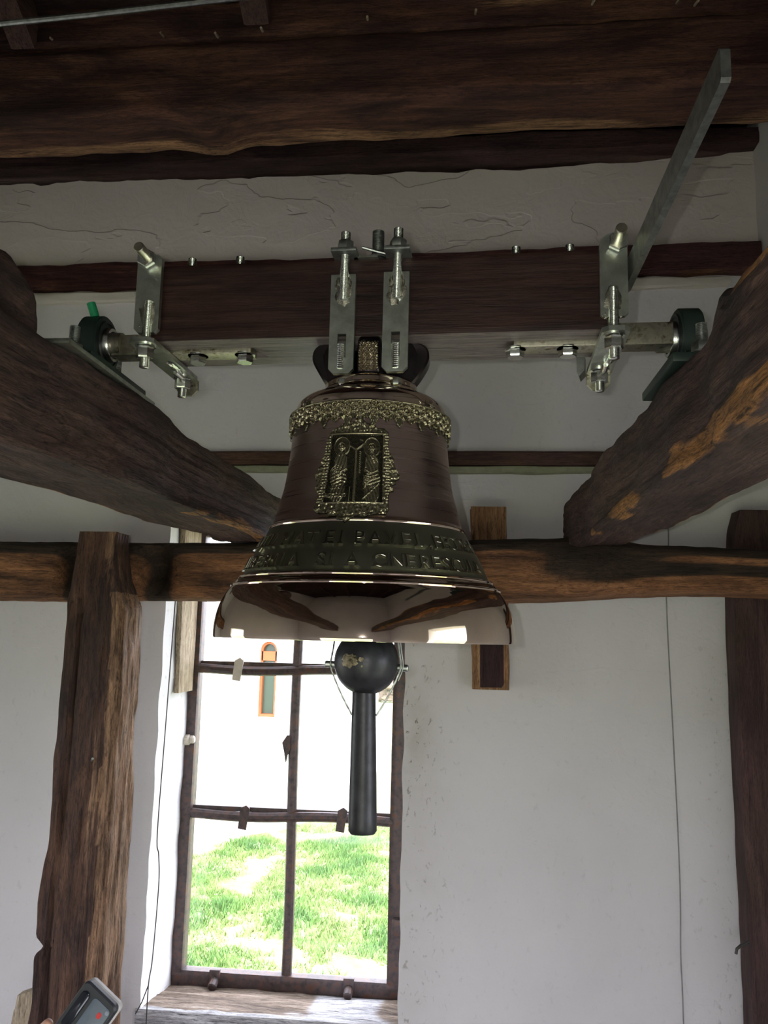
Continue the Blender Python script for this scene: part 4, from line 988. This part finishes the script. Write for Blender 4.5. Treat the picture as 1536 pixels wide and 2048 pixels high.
patch(bm, -.44, .05, .33, .24, 1); patch(bm, -.05, .10, .09, .08, 5); patch(bm, -.02, -.10, .035, .045, 7)
obj('scuff_mark', bm, M_SCUFF, cl, label='bare scuffed metal spots')
bm = bmesh.new(); revolve(bm, (CX - .003, CY, -.105), (CX + .0035, CY - .02, -.358), [(0, .0225), (.01, .0222), (.235, .0262), (.250, .0262), (.2560, .022), (.2565, .016), (.2575, .010)], 32)
obj('tail', bm, M_BLACKI, cl)
bm = bmesh.new(); revolve(bm, (CX, CY, CZ + .05), (BX, BY, .40), [(0, .022), (.1, .018), (.42, .016)], 20); obj('shank', bm, M_BLACKI, cl)
bm = bmesh.new(); rod(bm, (CX - .079, CY - .005, -.058), (CX - .055, CY - .002, -.059), .0068, 14, .002); obj('cross_pin', bm, M_GREY, cl); bm = bmesh.new(); rod(bm, (CX + .055, CY - .002, -.061), (CX + .0805, CY - .005, -.062), .0068, 14, .002)
obj('cross_pin', bm, M_GREY, cl)
for s in (-1, 1):
    bm = bmesh.new(); y_ = CY - .012
    P = smooth_path([(CX + s * .056, y_, .02), (CX + s * .063, y_, -.030), (CX + s * .0665, y_, -.058), (CX + s * .060, y_, -.080), (CX + s * .042, y_, -.118), (CX + s * .0225, y_ - .004, -.150)], 6)
    for ph in (0, PI / 1.0):
        tube(bm, [p + Vector((math.cos(i * 1.3 + ph), math.sin(i * 1.3 + ph), 0)) * .0008 for i, p in enumerate(P)], .0013, 6)
    if s > 0: tube(bm, [p + Vector((.004, .002, 0)) for p in P[:20]], .0013, 6)
    obj('safety_cable', bm, M_GREY, cl)

# ================================================================== WIRES
bm = bmesh.new(); tube(bm, smooth_path([(-1.075, 3.0, .40), (-1.07, 3.0, .25), (-1.078, 3.0, -.3), (-1.085, 3.0, -.72), (-1.075, 3.0, -.80), (-1.068, 3.0, -.9), (-1.078, 3.01, -1.15), (-1.083, 3.0, -1.24), (-1.082, 3.0, -1.45), (-1.08, 3.0, -2.1)], 6), .0022, 6)
tube(bm, [(-1.083, 3.0, -1.235), (-1.11, 3.02, -1.30), (-1.135, 3.03, -1.345)], .002, 6)
tag(obj('hanging_wire', bm, M_WIRE), 'thin dark kinked wire hanging down in front of the window jamb', 'wire')
bm = bmesh.new(); tube(bm, smooth_path([(.738, 3.03, .42), (.738, 3.03, .35), (.728, 3.04, .15), (.738, 3.04, -.3), (.745, 3.04, -.6), (.748, 3.04, -.85), (.744, 3.04, -1.05), (.747, 3.04, -1.25), (.747, 3.04, -2.1)], 6), .0022, 6)
tag(obj('hanging_wire', bm, M_GWIRE), 'thin grey wire hanging down the white wall on the right', 'wire')

# ================================================================== PHONE AND HAND (bottom left)
ph = thing('phone', 'black handheld device with red mark held up at the lower left', 'phone', (-.60, 1.3, -.62))
ru = Vector((.80, -.12, -.52)).normalized(); rv = Vector((.52, .10, .83)); rv = (rv - ru * rv.dot(ru)).normalized(); rn = ru.cross(rv).normalized()
if rn.y > 0: rn = -rn
cc = Vector((-.541, 1.30, -.5515)) - rv * .070
def PM(u, v, n=0): return cc + ru * u + rv * v + rn * n
def rrect(hw, hh, r, k=6):
    out = []
    for cx, cy, a0 in ((hw - r, hh - r, 0), (-hw + r, hh - r, 90), (-hw + r, -hh + r, 180), (hw - r, -hh + r, 270)):
        for i in range(k + 1):
            a = math.radians(a0 + 90 * i / k); out.append((cx + r * math.cos(a), cy + r * math.sin(a)))
    return out
def slab(bm, pts, n0, n1, off=(0, 0)):
    rings = [[bm.verts.new(PM(a * sc + off[0], b * sc + off[1], n)) for a, b in pts] for n, sc in ((n0, .97), (n0 + (n1 - n0) * .2, 1), (n0 + (n1 - n0) * .8, 1), (n1, .96))]
    m_ = len(pts)
    for A_, B_ in zip(rings, rings[1:]):
        for k in range(m_): bm.faces.new((A_[k], A_[(k + 1) % m_], B_[(k + 1) % m_], B_[k]))
    bm.faces.new(rings[0][::-1]); bm.faces.new(rings[-1])
bm = bmesh.new(); slab(bm, rrect(.033, .070, .009), -.014, 0); obj('body', bm, plain('black_rubber_case', (.020, .022, .028), .5), ph)
bm = bmesh.new(); slab(bm, rrect(.0335, .0705, .009), -.026, -.014); obj('back_shell', bm, plain('pale_grey_shell', (.45, .43, .42), .5), ph)
bm = bmesh.new(); slab(bm, rrect(.0075, .030, .0072), .0, .0035, (-.019, .028)); obj('camera_bar', bm, plain('glossy_black', (.008, .01, .016), .15), ph)
bm = bmesh.new(); slab(bm, rrect(.017, .060, .006), .0, .0012, (.011, 0)); obj('panel', bm, plain('blue_grey_panel', (.10, .125, .16), .35), ph)
bm = bmesh.new(); slab(bm, rrect(.0035, .0045, .003), .0012, .0020, (.016, .045)); obj('red_mark', bm, plain('red_paint', (.55, .03, .03), .5), ph)
bm = bmesh.new(); slab(bm, rrect(.003, .003, .0028), .0, .0020, (.024, .055)); obj('lens_dot', bm, plain('grey_dot', (.25, .28, .34), .3), ph)

M_SKIN, nts, bs = newmat('skin'); bs.inputs['Base Color'].default_value = (.52, .27, .19, 1); bs.inputs['Roughness'].default_value = .5
bs.inputs['Subsurface Weight'].default_value = .1; bs.inputs['Subsurface Radius'].default_value = (.02, .008, .004)
bump(nts, bs, noise(nts, coords(nts), 260, 4, .6), .0006, .5)
per = thing('person', 'bare hand gripping the black device, only a fingertip in view at lower left', 'person', tuple(PM(-.03, -.16, -.02)))
def skin(name, verts, edges, radii, mat, parent, root=0):
    me = bpy.data.meshes.new(name); off = W(parent).inverted(); me.from_pydata([tuple(off @ Vector(v)) for v in verts], edges, []); o = bpy.data.objects.new(name, me); COL.objects.link(o); o.parent = parent
    md = o.modifiers.new('skin', 'SKIN'); md.use_smooth_shade = True
    for i, r in enumerate(radii): me.skin_vertices[0].data[i].radius = (r, r); me.skin_vertices[0].data[i].use_root = (i == root)
    o.modifiers.new('sub', 'SUBSURF').levels = 2; o.modifiers['sub'].render_levels = 2; me.materials.append(mat); return o
V_ = []; E_ = []; R_ = []
def chain(pts, rad, start=None):
    prev = start
    for p, r in zip(pts, rad):
        V_.append(tuple(p)); R_.append(r); i = len(V_) - 1
        if prev is not None: E_.append((prev, i))
        prev = i
    return prev
wr = chain([PM(-.10, -.42, -.05), PM(-.07, -.26, -.045), PM(-.045, -.175, -.04), PM(-.028, -.135, -.042), PM(-.008, -.085, -.044)], [.045, .036, .027, .030, .030])
# thumb along the left side of the device, tip showing in the frame
chain([PM(-.044, -.105, -.024), PM(-.050, -.065, -.012), PM(-.0455, -.032, -.008), PM(-.042, -.010, -.006)], [.0140, .0115, .0100, .0080], 3)
for k, (v, L) in enumerate(((-.035, .92), (-.058, 1.0), (-.080, .93), (-.102, .75))):
    chain([PM(.022, v, -.044), PM(.043, v + .004, -.030), PM(.0455, v + .006, -.006 + .004 * L), PM(.030 - .004 * L, v + .006, .009)], [.0095, .0088, .0082, .0068], 4)
skin('hand', V_, E_, R_, M_SKIN, per, 0)

# ================================================================== OUTSIDE
GZ = -3.5
gr_m, nt, b = newmat('grassy_ground'); v = coords(nt); n1 = noise(nt, v, 1.1, 6, .65, .6); n2 = noise(nt, v, 9, 6, .7)
f = mth(nt, 'ADD', mth(nt, 'MULTIPLY', n1, .65), mth(nt, 'MULTIPLY', n2, .35))
c = ramp(nt, f, [(.36, (.16, .26, .08)), (.46, (.24, .32, .11)), (.54, (.38, .36, .22)), (.66, (.52, .48, .36))])
nt.links.new(c, b.inputs['Base Color']); b.inputs['Roughness'].default_value = .95; bump(nt, b, n2, .05)
bm = bmesh.new(); n_ = 70
xs = np.concatenate([np.linspace(-60, -9, 8), np.linspace(-8, 6, 57), np.linspace(8, 60, 7)]); ys = np.concatenate([np.linspace(-60, 2, 8), np.linspace(3, 24, 80), np.linspace(28, 90, 6)])
grid = [[bm.verts.new((x, y_, GZ + (.10 * mn.fractal(Vector((x * .6, y_ * .6, 0)), .8, 2, 4) if 3 < y_ < 24 else 0))) for x in xs] for y_ in ys]
for i in range(len(ys) - 1):
    for j in range(len(xs) - 1): bm.faces.new((grid[i][j], grid[i][j + 1], grid[i + 1][j + 1], grid[i + 1][j]))
g_ = struct(obj('ground', bm, gr_m))
gm, nt, b = newmat('grass_blades'); at = nd(nt, 'ShaderNodeAttribute', attribute_name='tone')
c = ramp(nt, at.outputs['Fac'], [(0, (.09, .20, .05)), (.4, (.17, .29, .065)), (.7, (.32, .38, .14)), (1, (.46, .42, .27))]); nt.links.new(c, b.inputs['Base Color']); b.inputs['Roughness'].default_value = .8
rng = np.random.default_rng(4); nb = 30000
bx_ = rng.uniform(-6.5, 1.0, nb); by_ = rng.uniform(7.5, 15.55, nb); vv = []; ff = []; tn = []
for x, y_ in zip(bx_, by_):
    d = mn.fractal(Vector((x * .9, y_ * .9, 4)), .8, 2, 3)
    bald = (x + 1.5) * .20 - (y_ - 9) * .12
    if d < -.12 + max(-.2, min(.5, bald)): continue
    if x < -3.0 and y_ > 13.3 + (x + 4.2) * 2.0: continue
    if y_ > 15.7 and x < -1.6: continue
    if (x + 4.4) ** 2 < 0: continue
    zg = GZ + .10 * mn.fractal(Vector((x * .6, y_ * .6, 0)), .8, 2, 4); h = rng.uniform(.04, .10) * (1 + .8 * max(0, d)); t0 = min(1, max(0, .45 - d * .8 + rng.uniform(-.25, .25)))
    for q in range(3):
        a = rng.uniform(0, 2 * PI); w = rng.uniform(.006, .013); lx, ly = rng.uniform(-.07, .07, 2); ox, oy = rng.uniform(-.05, .05, 2); k = len(vv)
        vv += [(x + ox + w * math.cos(a), y_ + oy + w * math.sin(a), zg - .01), (x + ox - w * math.cos(a), y_ + oy - w * math.sin(a), zg - .01), (x + ox + lx, y_ + oy + ly, zg + h)]; ff.append((k, k + 1, k + 2)); tn += [t0] * 3
me = bpy.data.meshes.new('grass'); me.from_pydata(vv, [], ff); me.attributes.new('tone', 'FLOAT', 'POINT').data.foreach_set('value', tn); me.materials.append(gm)
go = bpy.data.objects.new('grass', me); COL.objects.link(go); go['kind'] = 'stuff'; tag(go, 'short bright green grass growing on the slope outside the window', 'grass')
# pale path by the church
bm = bmesh.new(); pts = [(-9, 13.2), (-4.6, 13.2), (-4.2, 13.5), (-3.9, 14.3), (-3.3, 15.0), (-3.0, 15.6), (-2.6, 16.0), (-9, 16.0)]
prism(bm, pts, 'z', GZ - .1, GZ + .06); struct(obj('path', bm, plain('pale_gravel_path', (.75, .74, .70), .9)))
# white church wall opposite, with an arched window
ch = thing('white_building', 'sunlit white rendered building with an orange framed arched window, beyond the window', 'building', (-6, 16.2, GZ))
bm = bmesh.new(); wx0, wx1, wz0, wz1 = -3.945, -3.60, -1.64, -.36
outer = [(-14, GZ - .2), (-1.62, GZ - .2), (-1.62, 2.2), (-14, 2.2)]
arch = [(wx0, wz0), (wx1, wz0), (wx1, wz1)] + [((wx0 + wx1) / 2 + (wx1 - wx0) / 2 * math.cos(a), wz1 + (wx1 - wx0) / 2 * 1.0 * math.sin(a)) for a in np.linspace(.2, PI - .2, 10)] + [(wx0, wz1)]
prism(bm, outer, 'y', 16.0, 16.3, hole=arch); prism(bm, [(-14, 16.3), (-1.66, 16.3), (-2.6, 22), (-14, 22)], 'z', GZ - .2, 2.2)
obj('wall', bm, plain('white_render', (.86, .86, .85), .9), ch, smooth=False)
bm = bmesh.new(); cx = (wx0 + wx1) / 2; R1_ = (wx1 - wx0) / 2
def archpts(k): return [(cx - R1_ * k, wz0 + (1 - k) * .2), (cx + R1_ * k, wz0 + (1 - k) * .2), (cx + R1_ * k, wz1)] + [(cx + R1_ * k * math.cos(a), wz1 + R1_ * k * math.sin(a)) for a in np.linspace(.2, PI - .2, 10)] + [(cx - R1_ * k, wz1)]
prism(bm, archpts(1.0), 'y', 16.08, 16.2, hole=archpts(.72)); box(bm, cx - .15, cx + .15, 16.08, 16.2, wz1 - .20, wz1 - .02)
obj('window_frame', bm, plain('orange_wood', (.42, .11, .03), .6), ch, smooth=False)
bm = bmesh.new(); prism(bm, archpts(.8), 'y', 16.2, 16.23); obj('window_pane', bm, plain('dark_reflecting_pane', (.05, .08, .05), .3), ch, smooth=False)
bm = bmesh.new(); prism(bm, [(-14.4, 15.6), (-1.3, 15.6), (-2.3, 22.4), (-14.4, 22.4)], 'z', 2.2, 2.5); obj('roof', bm, plain('roof_tiles', (.30, .12, .08), .8), ch)
bm = bmesh.new()
rs = random.Random(2)
bmR = []
rub = thing('rubble_heap', 'distant heap of brown stones beside the corner of the white building', 'stones', (-4.0, 44.0, GZ))
for i in range(34):
    bm = bmesh.new(); blob(bm, (-4.0 + rs.uniform(-1.6, 1.0), 44 + rs.uniform(-.6, .6), GZ + .2 + i * .035 * rs.uniform(.6, 1.05)), (rs.uniform(.25, .5), rs.uniform(.25, .4), rs.uniform(.16, .3)), i, .5, 2)
    obj('stone', bm, plain('brown_stone', (.20, .14, .11), .9) if i == 0 else bpy.data.materials['brown_stone'], rub)
